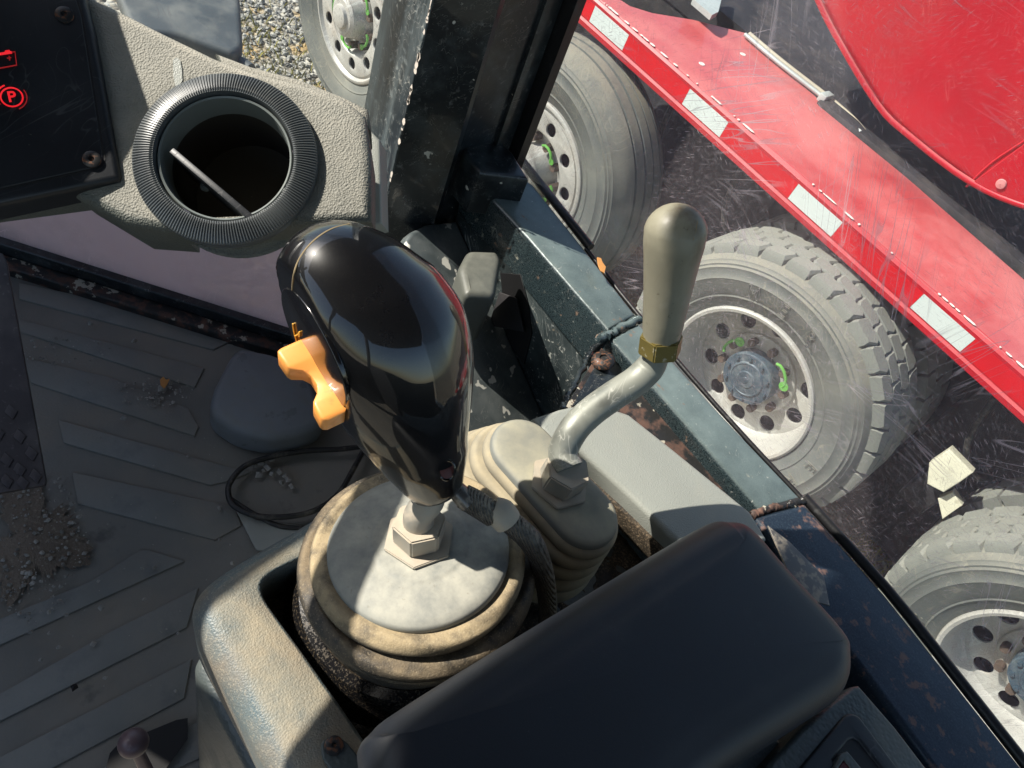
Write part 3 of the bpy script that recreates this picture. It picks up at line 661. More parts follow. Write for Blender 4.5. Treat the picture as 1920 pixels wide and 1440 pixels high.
# red mixer body above
Yd = 2.72
body = [W(x, y, 'Y', Yd) for x, y in ((1500, -60), (1524, 0), (1560, 75), (1640, 208), (1700, 268), (1812, 353), (1925, 402), (2100, 440), (2300, -300), (1600, -500))]
slab('mixer_body', body, V((0, -1, 0)), .7, m_red, truck, bevel=.05, res=5, smooth=50)
rimb = [W(x, y, 'Y', Yd + .03) for x, y in ((1524, 0), (1560, 75), (1640, 208), (1700, 268), (1812, 353), (1925, 402), (2100, 440))]
tube('body_edge_bead', [p + V((0, -.036, .035)) for p in rimb], .010, m_red, truck, 10, 4)
seam = [W(x, y, 'Y', Yd - .001) for x, y in ((1812, 350), (1860, 305), (1925, 262), (2050, 180))]
tube('weld_seam', seam, .004, m_red, truck, 8, 3)
slab('lower_body_panel', [W(x, y, 'Y', Yd - .012) for x, y in ((1818, 346), (1925, 266), (2060, 180), (2100, 400), (1925, 385))], V((0, -1, 0)), .02, m_red, truck, bevel=.004)
lathe('body_bolt', [(.016, 0), (.014, .005), (.001, .007)], W(1877, 345, 'Y', Yd - .014), V((0, -1, 0)), M('faded_pink_paint', (.62, .25, .24), .7), truck, 16)
# chassis
bxp('chassis_rail', -3.2, 2.2, 2.95, 3.03, .62, .92, m_frame, bev=.01)
bxp('far_chassis_rail', -3.2, 2.2, 3.75, 3.83, .62, .92, m_frame, bev=.01)
bxp('fuel_tank', -1.15, -.75, 2.75, 3.15, .72, 1.0, m_frame, bev=.06)
bxp('battery_box', -1.5, -.84, 2.55, 2.9, .10, 1.02, m_frame, bev=.03)
bxp('underside_dark_sheet', -3.2, 2.2, 2.86, 2.9, .02, 1.1, m_frame)  # dark sheet added to blacken the open space under the truck
bxp('wheel_arch', -1.0, 1.6, 2.72, 2.8, .55, 1.15, m_frame, bev=.02)
bxp('spring_hanger', .10, .45, 2.56, 2.85, .05, 1.0, m_frame, bev=.02)
for xw in (DWL.x, .815, -1.6, -2.72):
    tube('axle', [V((xw, 2.3, DWL.z)), V((xw, 4.2, DWL.z))], .07, m_frame, truck, 16, 1)
bxp('body_floor', -3.0, 2.2, 2.85, 4.2, 1.02, 1.12, m_frame)
for (x, y, z, r, L_) in ((-.98, 2.42, .42, .10, .35), (-.62, 2.75, .95, .07, .30), (.22, 2.50, .95, .075, .25)):
    lathe('air_tank', [(.001, 0), (r * .7, .01), (r, .05), (r, L_), (r * .7, L_ + .04), (.001, L_ + .05)], V((x - L_ / 2, y, z)), V((1, 0, 0)), m_frame, truck, 32, 50)
for i in range(6):
    x = -1.4 + i * .38; tube('brake_hose', [V((x, 2.5, .98)), V((x + .08, 2.42, .75)), V((x + .2, 2.5, .62)), V((x + .26, 2.7, .66))], .012, m_cable, truck, 8, 5)
bxp('far_skirt', -3.2, 2.4, 4.25, 4.3, .35, 1.3, m_frame)
brk = [W(x, y, 'Y', 2.30) for x, y in ((1742, 868), (1778, 845), (1822, 890), (1800, 905), (1770, 922), (1740, 905))]
bxp('bracket_arm', .20, .30, 2.36, 2.6, .45, .62, m_frame, bev=.01)
slab('suspension_bracket', brk, V((0, -1, .3)), .06, m_white, truck, bevel=.004)
brk = [W(x, y, 'Y', 2.31) for x, y in ((1758, 935), (1785, 925), (1803, 950), (1768, 972))]
slab('suspension_bracket_foot', brk, V((0, -1, .3)), .05, m_white, truck, bevel=.003)

# ================================================================== MACHINE outside (own loader), plus an added sun blocker
guard = thing('machine_mudguard', (-1.6, .8, .6), 'dark grey rubber mudguard of the machine, seen through the windscreen above the dashboard', 'mudguard')
pl = [W(x, y, 'Z', .75) for x, y in ((190, -80), (445, -80), (456, 85), (440, 100), (330, 60), (250, 60))]
slab('guard_top', pl, V((0, 0, 1)), .06, m_machine, guard, bevel=.02, round_=.08)
tube('guard_edge', [W(x, y, 'Z', .70) for x, y in ((250, 40), (330, 75), (440, 112), (470, 130))], .02, m_machine, guard, 10, 4)
lb = thing('floor_sun_blocker', (-1.6, -.8, 0), 'dark block outside, left of the cab, added unseen to shade the floor', 'sun blocker')
box('blocker_base', (-1.35, -.80, 1.115), (.7, 1.5, 2.33), m_machine, lb, bev=.08, seg=3)  # unseen block added to keep direct sun off the cab floor
box('blocker_top', (-1.35, -.80, 2.27), (.55, 1.1, .08), m_machine, lb, bev=.03)

# ================================================================== CAB: shell
P45 = V((-.45, .5, 0)); N45 = V((.68, -.733, 0)).normalized()       # inward normal of the angled front corner pane
pillar = thing('cab_pillar', (-.46, .45, 1.3), 'black painted front pillar of the cab with chipped paint between the windscreen and side window', 'pillar')
def vprism(name, xy, z0, z1, mat, parent, bev=.004, smooth=30):
    return slab(name, [V((x, y, z1)) for x, y in xy], V((0, 0, 1)), z1 - z0, mat, parent, bevel=bev, smooth=smooth)
def az(px, py, Y): p = W(px, py, 'Y', Y); return (p.x, p.y)
Rg = az(792, 91, .38); Lf = az(683, 215, .40); Gr = (-.414, .425)
vprism('main_post', [Rg, Lf, (Lf[0] + .03, .49), (-.46, .50), Gr], 1.3, 2.75, m_black, pillar, .005)
Lp = az(952, 262, .494)
fN = V((Lf[1] - Rg[1], Rg[0] - Lf[0], 0)).normalized()
if fN.y > 0: fN = -fN
slab('lit_post_face', [V((Rg[0], Rg[1], 1.5)) + fN * .0015, V((Lf[0], Lf[1], 1.5)) + fN * .0015, V((Lf[0], Lf[1], 2.7)) + fN * .0015, V((Rg[0], Rg[1], 2.7)) + fN * .0015], fN, .003, m_post, pillar, bevel=.001)
vs, fs = [], []
for i in range(60):
    z = 1.72 + .36 * random.random() ** .8; L_ = random.uniform(.001, .006); b = len(vs); o_ = V((Rg[0] + .0006, Rg[1] - .0022, z)); k = 7; w_ = random.uniform(.0006, .0022)
    for j in range(k):
        a_ = 2 * math.pi * j / k; vs.append(o_ + V((math.cos(a_) * w_ * random.uniform(.6, 1.2), -.0004, math.sin(a_) * L_ * random.uniform(.6, 1.2))))
    fs.append(tuple(range(b, b + k)))
stuff(mk('paint_chips', vs, fs, m_chip, pillar, None))
vprism('window_post', [(-.422, .432), (Lp[0], .494), (Lp[0] - .06, .494), (-.47, .432)], 1.3, 2.75, m_black, pillar, .003)
vprism('window_flange', [(Lp[0] + .003, .478), (Lp[0] + .004, .496), (Lp[0] - .02, .496), (Lp[0] - .02, .478)], 1.78, 2.75, m_black, pillar, .001)
seal = thing('window_seal', (-.41, .505, 1.77), 'black rubber seal holding the edge of the scratched side window', 'rubber seal')
vprism('upright_seal', [(Lp[0] - .01, .497), (Lp[0] + .016, .499), (Lp[0] + .016, .510), (Lp[0] - .01, .512)], 1.775, 2.75, m_rubber, seal, .001)
outer = [W(x, y, 'Z', 1.772) for x, y in ((962, 288), (1000, 335), (1100, 462), (1200, 588), (1350, 762), (1505, 930), (1660, 1102), (1790, 1265), (1935, 1450))]
tube('sill_seal', [p + V((.002, .004, -.001)) for p in outer[:3]], .0045, m_rubber, seal, 8, 3)
tube('sill_seal', [p + V((.0, .0005, -.003)) for p in outer[2:6]], .0022, m_rubber, seal, 8, 3)
tube('sill_seal', [p + V((.001, .0020, -.0015)) for p in outer[5:]], .0042, m_rubber, seal, 8, 3)
slab('window_foot', [W(x, y, 'Z', 1.80) for x, y in ((866, 238), (940, 262), (962, 285), (992, 334), (900, 322), (872, 290))], V((0, 0, 1)), .05, m_rust if False else m_black, pillar, bevel=.004)

stw = thing('steering_wheel', (-.455, -.165, 2.0), 'black steering wheel left of the dashboard, outside the frame', 'steering wheel')
SN = V((.45, 0, .9)).normalized(); SU, SV, _ = frame(SN); SCn = V((-.485, -.215, 2.145)) + SU * 0
_u = V((0, 0, 1)).cross(SN).normalized(); _v = SN.cross(_u).normalized(); SCn = SCn - _u * .02 - _v * .06
tube('wheel_rim', [SCn + (SU * math.cos(2 * math.pi * i / 64) + SV * math.sin(2 * math.pi * i / 64)) * .19 for i in range(64)], .0145, m_rubber, stw, 14, 1, closed=True)
for q in (math.radians(52), math.radians(172), math.radians(292)): tube('spoke', [SCn - SN * .03, SCn + (_u * math.cos(q) + _v * math.sin(q)) * .185], .012, m_rubber, stw, 10, 1)
tube('column', [SCn - SN * .02, SCn - SN * .45], .035, m_rubber, stw, 16, 1)

# glass
def pane(name, pts, N, mat, label, cat):
    o = slab(name, pts, N, .004, mat, None, smooth=None); tag(o, label, cat); return o
yg = .5125
pane('side_window', [V((-.42, yg, 1.60)), V((.9, yg, 1.60)), V((.9, yg, 2.75)), V((-.42, yg, 2.75))], V((0, -1, 0)), m_glass, 'scratched clear side window between the cab and the red truck', 'window')
def p45(s, z): return V((-.45, .5, z)) + V((-.733, -.68, 0)) * s
pane('front_window', [p45(.08, 1.70), p45(.75, 1.70), p45(.75, 2.75), p45(.08, 2.75)], N45, m_glassf, 'clear windscreen pane above the grey dashboard', 'window')
pane('lower_front_window', [p45(.05, 1.40), p45(.75, 1.40), p45(.75, 1.695), p45(.05, 1.695)], N45, m_lower, 'dust covered lower windscreen under the dashboard above the floor sill', 'window')
sill = thing('floor_sill', (-.72, .25, 1.37), 'dark rusty steel sill running along the floor below the dusty lower window', 'sill')
def bar45(name, s0, s1, n0, n1, z0, z1, mat, parent, bev=.003):
    pts = [p45(s, z1) + N45 * k for s, k in ((s0, n0), (s1, n0), (s1, n1), (s0, n1))]
    return slab(name, pts, V((0, 0, 1)), z1 - z0, mat, parent, bevel=bev)
bar45('sill_rail', .02, .95, -.01, .012, 1.36, 1.402, m_black, sill)
bar45('sill_foot', .02, .95, .012, .032, 1.36, 1.385, m_rust, sill)
bar45('upper_sill_rail', .05, .95, -.01, .012, 1.692, 1.712, m_black, sill)

# roof, back and left side of the cab (out of frame, they shade and are mirrored)
roof = thing('cab_roof', (0, 0, 2.7), 'dark cab roof overhead, outside the frame', 'roof')
XR = -.75
box('roof_lining', ((XR + 1.2) / 2, -.25, 2.66), (1.2 - XR, 1.55, .10), m_roof, roof, bev=.02)
rear = thing('rear_wall', (.95, -.25, 1.3), 'dark lower rear wall of the cab behind the seat, outside the frame', 'wall')
box('rear_panel', (1.0, -.25, 1.6), (.05, 1.5, .7), m_roof, rear, bev=.01)
door = thing('left_door', (.2, -1.0, 1.3), 'dark left door panel of the cab, outside the frame', 'door')
box('door_panel', (.1, -1.0, 1.55), (1.9, .04, .6), m_roof, door, bev=.01)
for x in (-.9, .05, .98): box('door_post', (x, -1.0, 2.2), (.07, .06, .95), m_roof, door, bev=.01)

# ================================================================== CAB: floor
flr = struct(slab('floor', [V(p) for p in ((-1.05, .02, 1.37), (-.44, .56, 1.37), (1.05, .56, 1.37), (1.05, -1.05, 1.37), (-1.05, -1.05, 1.37))], V((0, 0, 1)), .08, m_mat, None, smooth=None))
ribs = [
    ((36, 598), (383, 690), (365, 726), (36, 621)),
    ((44, 670), (200, 705), (352, 765), (372, 800), (365, 817), (58, 717)),
    ((109, 787), (437, 878), (470, 885), (427, 902), (394, 909), (120, 830)),
    ((135, 885), (300, 920), (440, 950), (452, 985), (403, 1012), (146, 944)),
    ((-20, 1168), (170, 1090), (262, 1032), (278, 1031), (346, 1052), (-20, 1218)),
    ((-20, 1312), (200, 1188), (372, 1102), (350, 1176), (-20, 1362)),
    ((-20, 1430), (359, 1236), (345, 1309), (60, 1460), (-20, 1500)),
    ((150, 1460), (420, 1330), (420, 1400), (290, 1460)),
    ((36, 530), (180, 560), (430, 640), (400, 655), (36, 560)),
]
for i, pl in enumerate(ribs):
    slab('mat_rib', [W(x, y, 'Z', 1.3728) for x, y in pl], V((0, 0, 1)), .006, m_rib, flr, bevel=.0008, res=1)
dpt = []
for i in range(160):
    a = i * 2 * math.pi / 160; q = 1 + .30 * math.sin(3 * a + 1) + .22 * random.uniform(-1, 1) * (1 if i % 2 else .4) + .15 * math.sin(7 * a)
    dpt.append(W(62 + 78 * math.cos(a) * q, 1010 + 100 * math.sin(a) * q, 'Z', 1.3744))
mt = mk('dirt_patch', [V((sum(p.x for p in dpt) / 160, sum(p.y for p in dpt) / 160, 1.3752))] + dpt, [(0, 1 + i, 1 + (i + 1) % 160) for i in range(160)], m_soil, None, None)
tag(stuff(mt), 'dry brown dirt lying on the floor mat below the pedal', 'dirt', kind='stuff')
pts = []
def rndp(cx, cy, rx, ry, k, z=1.3765):
    for i in range(k):
        a_ = random.random() * 6.28; q = math.sqrt(random.random()); pts.append(W(cx + math.cos(a_) * rx * q, cy + math.sin(a_) * ry * q, 'Z', z))
rndp(75, 1000, 95, 110, 230); rndp(290, 735, 75, 26, 90); rndp(120, 660, 90, 30, 60); rndp(230, 1000, 230, 330, 90); rndp(60, 1120, 60, 50, 60)
tag(scatter_stones('grit', pts, .0006, .0030, m_stone), 'loose pale grit scattered over the dusty floor mat', 'grit', kind='stuff')
for (px, py, s, lab) in ((232, 783, .0055, 'grey pebble alone on the mat below the middle rib'), (170, 606, .005, 'small dark pebble near the floor sill, leftmost of two'), (252, 640, .005, 'small round pebble near the floor sill, right of the other one'),
                         (303, 728, .007, 'largest dark stone in the pile of grit on the floor mat'), (320, 718, .005, 'grey stone at the right edge of the grit pile on the floor mat'),
                         (189, 1139, .0045, 'single tan pebble on the flat grey rib of the floor mat'), (140, 1288, .005, 'black crumb on the mat rib left of the console')):
    c = W(px, py, 'Z', 1.378)
    o = scatter_stones('pebble', [c], s * .8, s * .8, m_stone if 'black' not in lab else m_hole); del o['kind']; tag(o, lab, 'pebble', 'pebbles on the floor mat')
gl_ = []
loopst = [(478, 873), (490, 868), (503, 876), (512, 889), (525, 884), (528, 905), (540, 900), (486, 890), (508, 862), (548, 912), (495, 882), (536, 893)]
for i, (x, y) in enumerate(loopst):
    o = scatter_stones('pebble', [W(x, y, 'Z', 1.377)], (.0034 + .0016 * ((i * 7) % 5) / 4), .005, m_stone); del o['kind']
    tag(o, 'pale pebble lying inside the loop of black cable on the floor', 'pebble', 'pebbles inside the cable loop')
lf = zslab('dry_leaf', ((300, 712), (306, 706), (311, 712), (318, 710), (314, 720), (308, 728), (301, 722)), 1.384, .001, m_leaf, None, smooth=None); tag(lf, 'tiny brown dry leaf on the grit pile on the floor mat', 'leaf')

hump = slab('rubber_block', [W(x, y, 'Z', 1.415) for x, y in ((447, 648), (520, 662), (585, 700), (612, 790), (570, 812), (510, 822), (445, 808), (392, 772), (398, 730), (430, 668))], V((0, 0, 1)), .045, m_hump, None, bevel=.011, round_=.014, smooth=50)
tag(hump, 'rounded grey rubber block on the floor behind the orange switch', 'rubber block')
cab = tube('cable', [W(x, y, 'Z', 1.385) for x, y in ((690, 835), (640, 842), (575, 845), (515, 855), (462, 872), (434, 900), (428, 925), (440, 950), (485, 968), (545, 968), (595, 955), (635, 925), (662, 880), (685, 838))], .0034, m_cable, None, 10, 6)
tag(cab, 'loop of black cable lying on the floor beside the console', 'cable')
cab = tube('cable', [W(x, y, 'Z', 1.378) for x, y in ((432, 935), (470, 960), (520, 985), (570, 990), (620, 985))], .003, m_cable, None, 8, 6)
tag(cab, 'thin black cable running under the console from the cable loop', 'cable')
fp = zslab('lit_floor_plate', ((440, 950), (480, 975), (570, 985), (640, 960), (660, 1060), (480, 1030)), 1.377, .003, m_strip, None, bevel=.0005); tag(fp, 'floor plate painted pale to look sunlit, between the cable loop and the console', 'floor plate')  # pale plastic colour stands in for sunlight on the floor
# pedal
m_pedal = M('worn_pedal_steel', (.065, .056, .058), .5, .3, layers=[dict(col=(.14, .12, .11), rough=.8, scale=18, lo=.45, hi=.7, amt=.6), dict(col=(.22, .20, .19), rough=.8, scale=200, lo=.62, hi=.7, amt=.4)], bumps=[dict(scale=400, d=.0003)])
ped = thing('pedal', W(40, 900, 'Z', 1.40), 'dark checker plate pedal at the left edge of the floor', 'pedal')
pd = .70; pN = camv(.35, -.35, -1); P0 = D(20, 700, pd)
pp = lambda x, y: PL(x, y, P0, pN)
slab('pedal_plate', [pp(x, y) for x, y in ((-60, 470), (4, 474), (12, 490), (86, 900), (84, 910), (-60, 935))], pN, .006, m_pedal, ped, bevel=.0012, res=2)
for (cx, cy) in ((22, 772), (38, 818), (-2, 812), (14, 862), (38, 880), (60, 850), (-12, 900), (68, 892), (44, 905), (-20, 770), (14, 902)):
    slab('tread_stud', [pp(x, y) + pN * .0014 for x, y in ((cx - 4, cy - 14), (cx + 12, cy), (cx + 3, cy + 15), (cx - 13, cy + 1))], pN, .0016, m_pedal, ped, bevel=.0004, res=1)

# ================================================================== CAB: rail
rail = thing('side_rail', (-.1, .48, 1.3), 'worn black steel rail under the side window, welded from three lengths', 'rail')
ra = zslab('rail_section', ((882, 329), (962, 318), (1002, 345), (1100, 468), (1196, 591), (1141, 621), (985, 440)), 1.772, .05, m_rail, rail, bevel=.0055, res=4)
rb = zslab('rail_section', ((1143, 634), (1198, 604), (1350, 772), (1506, 936), (1424, 958)), 1.772, .05, m_rail, rail, bevel=.0045, res=4)
rc = zslab('rail_section', ((1414, 968), (1508, 942), (1660, 1112), (1790, 1276), (1940, 1465), (1770, 1465), (1590, 1220)), 1.772, .05, m_rail2, rail, bevel=.005, res=4)
rc['label'] = 'rusty dark blue rail section nearest the armrest'
def weld(name, pix, z, r, mat):
    P = catmull([W(x, y, 'Z', z) for x, y in pix], 12); bm = bmesh.new()
    tube_bm(bm, [p + V((random.uniform(-1, 1), random.uniform(-1, 1), random.uniform(-.5, .5))) * r * .35 for p in P], [r * random.uniform(.7, 1.15) for _ in P], 8)
    return from_bm(name, bm, mat, rail, 60)
weld('weld_bead', ((1124, 634), (1142, 628), (1165, 614), (1198, 597)), 1.771, .0042, m_rail)
weld('weld_bead', ((1410, 966), (1440, 955), (1475, 946), (1508, 938)), 1.770, .0032, m_rust)
weld('weld_bead', ((1126, 640), (1108, 662), (1088, 700), (1066, 742), (1056, 768)), 1.752, .003, m_black)
YW = .454
wallp = [W(x, y, 'Y', YW) for x, y in ((868, 330), (882, 332), (1140, 624), (1128, 645), (1072, 766), (1020, 800), (857, 415))]
slab('inner_side_plate', wallp, V((0, -1, 0)), .004, m_shelf2, rail, smooth=None)
box('outer_wall', (.30, .485, 1.55), (1.5, .05, .33), m_black, rail)
zslab('rail_flange', ((1128, 652), (1148, 662), (1290, 800), (1418, 950), (1395, 968), (1240, 850), (1110, 752), (1056, 770)), 1.757, .006, m_rust, rail, bevel=.001)
fl = slab('gusset_plate', [W(x, y, 'Z', 1.7595) for x, y in ((1131, 660), (1150, 672), (1182, 712), (1120, 742), (1072, 762))], V((0, 0, 1)), .0015, m_black, rail, bevel=.0004, res=1)
sc = W(1131, 677, 'Z', 1.7625); s1 = lathe('screw', [(.0105, 0), (.0100, .002), (.007, .0042), (.0035, .0047), (.0033, .003), (.0001, .003)], sc, V((-.25, -.25, 1)), m_screw, rail, 20)
lf = zslab('dry_leaf', ((1120, 482), (1127, 484), (1130, 492), (1136, 500), (1133, 512), (1126, 506), (1122, 496)), 1.783, .0015, m_leaf, None, smooth=None); tag(lf, 'small orange dry leaf caught on the black rail by the window', 'leaf')

# shelf plates by the pillar foot
A_ = W(857, 415, 'Y', YW); B_ = W(1018, 778, 'Y', YW); C_ = W(762, 442, 'Y', .385)
sN = (B_ - A_).cross(C_ - A_).normalized()
if sN.z < 0: sN = -sN
spl = lambda x, y, o=0: PL(x, y, A_ + sN * o, sN)
sh = thing('corner_plate', A_ - V((0, 0, .05)), 'dusty black steel corner plate below the rail, spotted with white paint', 'steel plate')
slab('plate', [spl(x, y) for x, y in ((857, 414), (800, 420), (772, 434), (762, 448), (740, 700), (860, 850), (960, 850), (1022, 782))], sN, .02, m_shelf, sh, bevel=.004)
slab('recess_shade_sheet', [W(x, y, 'Y', YW - .0015) for x, y in ((938, 512), (975, 515), (990, 570), (997, 625), (982, 684), (950, 640))], V((0, -1, 0)), .001, m_hole, sh, smooth=None)  # flat black sheet paints the shade of a recess that is not cut
slab('recess_tab', [W(x, y, 'Y', YW - .006) for x, y in ((936, 548), (965, 560), (984, 622), (925, 608))], V((0, -1, .2)), .002, m_frame, sh, bevel=.0005)
bx = thing('plastic_box', W(900, 640, 'Z', 1.60), 'small olive grey plastic box standing on the corner plate beside the black knob', 'plastic box')
slab('box_cover', [W(x, y, 'Z', 1.752) for x, y in ((878, 466), (933, 468), (942, 484), (930, 556), (872, 552), (860, 500))], V((0, 0, 1)), .066, m_box, bx, bevel=.007, res=4, round_=.006, smooth=50)

# pale grained console strip
st = thing('side_console', (-.05, .4, 1.74), 'pale grained plastic strip panel between the black rail and the small lever', 'panel')
zslab('strip_panel', ((1000, 782), (1050, 765), (1112, 752), (1180, 775), (1260, 838), (1340, 903), (1408, 958), (1440, 1010), (1330, 1060), (1262, 1008), (1180, 928), (1088, 846), (1040, 840)), 1.790, .022, m_strip, st, bevel=.004, res=3, smooth=50)
zslab('foam_edge', ((1090, 850), (1262, 1012), (1330, 1070), (1290, 1080), (1170, 960), (1060, 860)), 1.775, .02, m_dirt, st, bevel=.003)

# ================================================================== CONSOLE
con = thing('lever_console', (-.08, .2, 1.37), 'grey plastic console covered in tan dust, holding both control levers', 'console')
ZC = 1.78
cout = [W(x, y, 'Z', ZC) for x, y in ((354, 1150), (362, 1105), (378, 1088), (470, 1030), (562, 978), (640, 930))]
cl = cout[0]; right = .40
ctop = [V((.30, cl.y - .004, ZC)), cout[0], cout[1], cout[2], cout[3], cout[4], cout[5], V((-.178, .24, ZC)), V((-.170, .30, ZC)), V((-.10, .375, ZC)), V((.30, .375, ZC))]
hol = [W(x, y, 'Z', ZC) for x, y in ((575, 1042), (500, 1078), (488, 1088), (486, 1102), (495, 1122), (560, 1210), (640, 1322), (720, 1440))]
hol += [V((.10, hol[-1].y, ZC)), V((.10, .345, ZC)), V((-.105, .345, ZC)), V((-.148, .29, ZC)), V((hol[0].x + .001, .19, ZC))]
def ray_poly(c, dx, dy, poly):
    best = None
    for i in range(len(poly)):
        a, b = poly[i - 1], poly[i]; ex, ey = b.x - a.x, b.y - a.y; den = dx * ey - dy * ex
        if abs(den) < 1e-12: continue
        t = ((a.x - c.x) * ey - (a.y - c.y) * ex) / den; u = ((a.x - c.x) * dy - (a.y - c.y) * dx) / den
        if t > 0 and -1e-6 <= u <= 1 + 1e-6 and (best is None or t < best): best = t
    return best
cc_ = V((-.06, .20, 0)); NR = 360
Ro, Rh, dirs = [], [], []
for i in range(NR):
    t = 2 * math.pi * i / NR; dx, dy = math.cos(t), math.sin(t); dirs.append(V((dx, dy, 0))); Ro.append(ray_poly(cc_, dx, dy, ctop)); Rh.append(ray_poly(cc_, dx, dy, hol))
def smooth(R, k, it):
    for _ in range(it): R = [sum(R[(i + q) % NR] for q in range(-k, k + 1)) / (2 * k + 1) for i in range(NR)]
    return R
Ro = smooth(Ro, 2, 3); Rh = smooth(Rh, 2, 2); Rh = [min(h, o - .008) for h, o in zip(Rh, Ro)]
def cring(f, z): return [V((cc_.x + d_.x * r, cc_.y + d_.y * r, z)) for d_, r in zip(dirs, [f(o, h) for o, h in zip(Ro, Rh)])]
RF = .015
lim = lambda o, h, k: o - min(k, (o - h - .003) * (k / RF))
cr_ = [cring(lambda o, h: o - .002, ZC - .060)]
for q in range(11):
    t = q / 10 * math.pi / 2; cr_.append(cring(lambda o, h, t=t: lim(o, h, RF * (1 - math.cos(t))), ZC - RF + RF * math.sin(t)))
cr_ += [cring(lambda o, h: h + .0025, ZC + .0002), cring(lambda o, h: h + .0010, ZC - .0006), cring(lambda o, h: h, ZC - .003), cring(lambda o, h: h, ZC - .040)]
loft('console_top', cr_, m_console, con, False, 70)
ins = [V((.30, cl.y + .014, 1.735)), V((cout[0].x + .004, cl.y + .014, 1.735)), V((cout[2].x + .012, cout[2].y + .012, 1.735)), V((-.165, .24, 1.735)), V((-.165, right - .01, 1.735)), V((.30, right - .01, 1.735))]
slab('console_body', ins, V((0, 0, 1)), .36, m_consside, con, bevel=.012, res=4, round_=.03, smooth=60)
ins2 = [p + V((.0, 0, -.06)) for p in ins]; ins2[0].y -= .012; ins2[1] = ins2[1] + V((-.010, -.012, 0)); ins2[2] = ins2[2] + V((-.012, -.004, 0))
slab('console_skirt', ins2, V((0, 0, 1)), .30, m_consside, con, bevel=.010, res=4, round_=.03, smooth=60)
# dirty well bottom
bm = bmesh.new(); bmesh.ops.create_grid(bm, x_segments=60, y_segments=60, size=.5)
from mathutils import noise as mnoise
for v_ in bm.verts:
    v_.co = V((-.02 + v_.co.x * .28, .22 + v_.co.y * .27, 1.7365)); v_.co.z += .008 * mnoise.noise(v_.co * 60) + .004 * mnoise.noise(v_.co * 200)
from_bm('well_dirt', bm, m_dirt, con, 60)
tab = [W(x, y, 'Z', ZC + .004) for x, y in ((602, 1392), (612, 1384), (630, 1380), (648, 1388), (690, 1440), (700, 1460), (640, 1470), (604, 1420))]
slab('latch_tab', tab, V((0, 0, 1)), .004, m_consside, con, bevel=.001, res=2, round_=.004)
lathe('tab_screw', [(.0048, 0), (.0046, .0012), (.003, .002), (.0012, .002), (.0011, .0012), (.0001, .0012)], W(626, 1398, 'Z', ZC + .0042), V((0, 0, 1)), m_screw, con, 20)

# ================================================================== JOYSTICK
joy = thing('joystick', (-.1, .17, 1.74), 'glossy black joystick with an orange rocker switch on a dusty round bellows', 'joystick')
DC = D(786, 1026, .41)
DN = camv(.084, -.729, -.68)
def dome(r, h, k=6): return [(r * math.cos(t * math.pi / 2 / k), h * math.sin(t * math.pi / 2 / k)) for t in range(k + 1)]
disc = lathe('boot_cap', [(.0470, -.006), (.0492, -.0045), (.0499, -.002), (.0497, .0005), (.0485, .0022), (.044, .0042), (.034, .0062), (.0285, .0070), (.0272, .0070), (.0262, .0076), (.0245, .0078), (.0001, .0078)], DC, DN, m_disc, joy, 96, 50)
# bellows: rolls that shrink in steps, axis easing from the tilt to the vertical
def bell(c0, ax0, spec, name, mat, parent, seg=96):
    # spec: list of (depth below cap, ring radius, roll radius)
    for i, (dz, r, rr) in enumerate(spec):
        t = min(1, dz / .05); ax = (ax0 * (1 - t) + V((0, 0, 1)) * t).normalized()
        c = c0 - ax0 * min(dz, .022) - V((0, 0, 1)) * max(0, dz - .022) + V((0, 0, 0))
        prof = [(r - .012, -rr * .35)] + [(r + rr * .95 * math.cos(a), rr * math.sin(a) * (1.0 if a > 0 else .8)) for a in [math.radians(x) for x in range(-80, 130, 15)]] + [(r - .014, rr * .55)]
        lathe(name, prof, c, ax, mat if i < 1 else m_boot2, parent, seg, 60, mod=lambda j, i_: .0006 * math.sin(i_ * .37 + j) + .0005 * math.sin(i_ * .13 + dz * 300))
bell(DC, DN, ((.0065, .0535, .0062), (.0165, .0605, .0065), (.0260, .0600, .0048), (.0345, .0580, .0046), (.0430, .0555, .0045)), 'bellows_ring', m_boot, joy)
lathe('bellows_skirt', [(.050, .0), (.056, -.010), (.059, -.028), (.060, -.05)], DC - DN * .022 - V((0, 0, .012)), V((0, 0, 1)), m_dirt, joy, 72)
fz = DC - DN * .022 - V((.0, 0, .048)); 
lathe('base_flange', [(.058, .030), (.0635, .028), (.066, .022), (.067, .000), (.070, -.006), (.076, -.008), (.077, -.016)], fz + V((0, 0, -.012)), V((0, 0, 1)), m_flange, joy, 96)
# washer, nut, stem
prism('washer', DC + DN * .0078, DN, .0200, .0022, 6, m_steel, joy, .0005, rot=.5)
prism('nut', DC + DN * .0102, DN, .0146, .0135, 6, m_steel, joy, .0009, rot=.35)
KB = D(815, 922, .386); KT = D(625, 432, .322)
sa = DC + DN * .018
tube('stem', [sa, sa + DN * .012, KB * .7 + (sa + DN * .012) * .3 + V((0, 0, .002)), KB + (KT - KB) * .1], [.0088, .0080, .0080, .0080], m_steel, joy, 20, 5)
KA = (KT - KB); KL = KA.length; KA.normalize()
vd = (CAM - (KB + KT) / 2).normalized()
KP = (RM @ V((.937, -.349, 0))); KP = (KP - KA * KP.dot(KA)).normalized(); KQ = KA.cross(KP).normalized()
if KQ.dot(vd) < 0: KQ = -KQ
tab_ = [(-8, -34, 45), (0, -44, 56), (25, -56, 68), (77, -76, 92), (100, -84, 99), (187, -112, 138), (250, -130, 164), (300, -142, 177), (360, -152, 181), (427, -157, 160), (457, -154, 138), (498, -140, 106), (524, -124, 76), (545, -98, 44), (558, -68, 10), (563, -40, -20)]
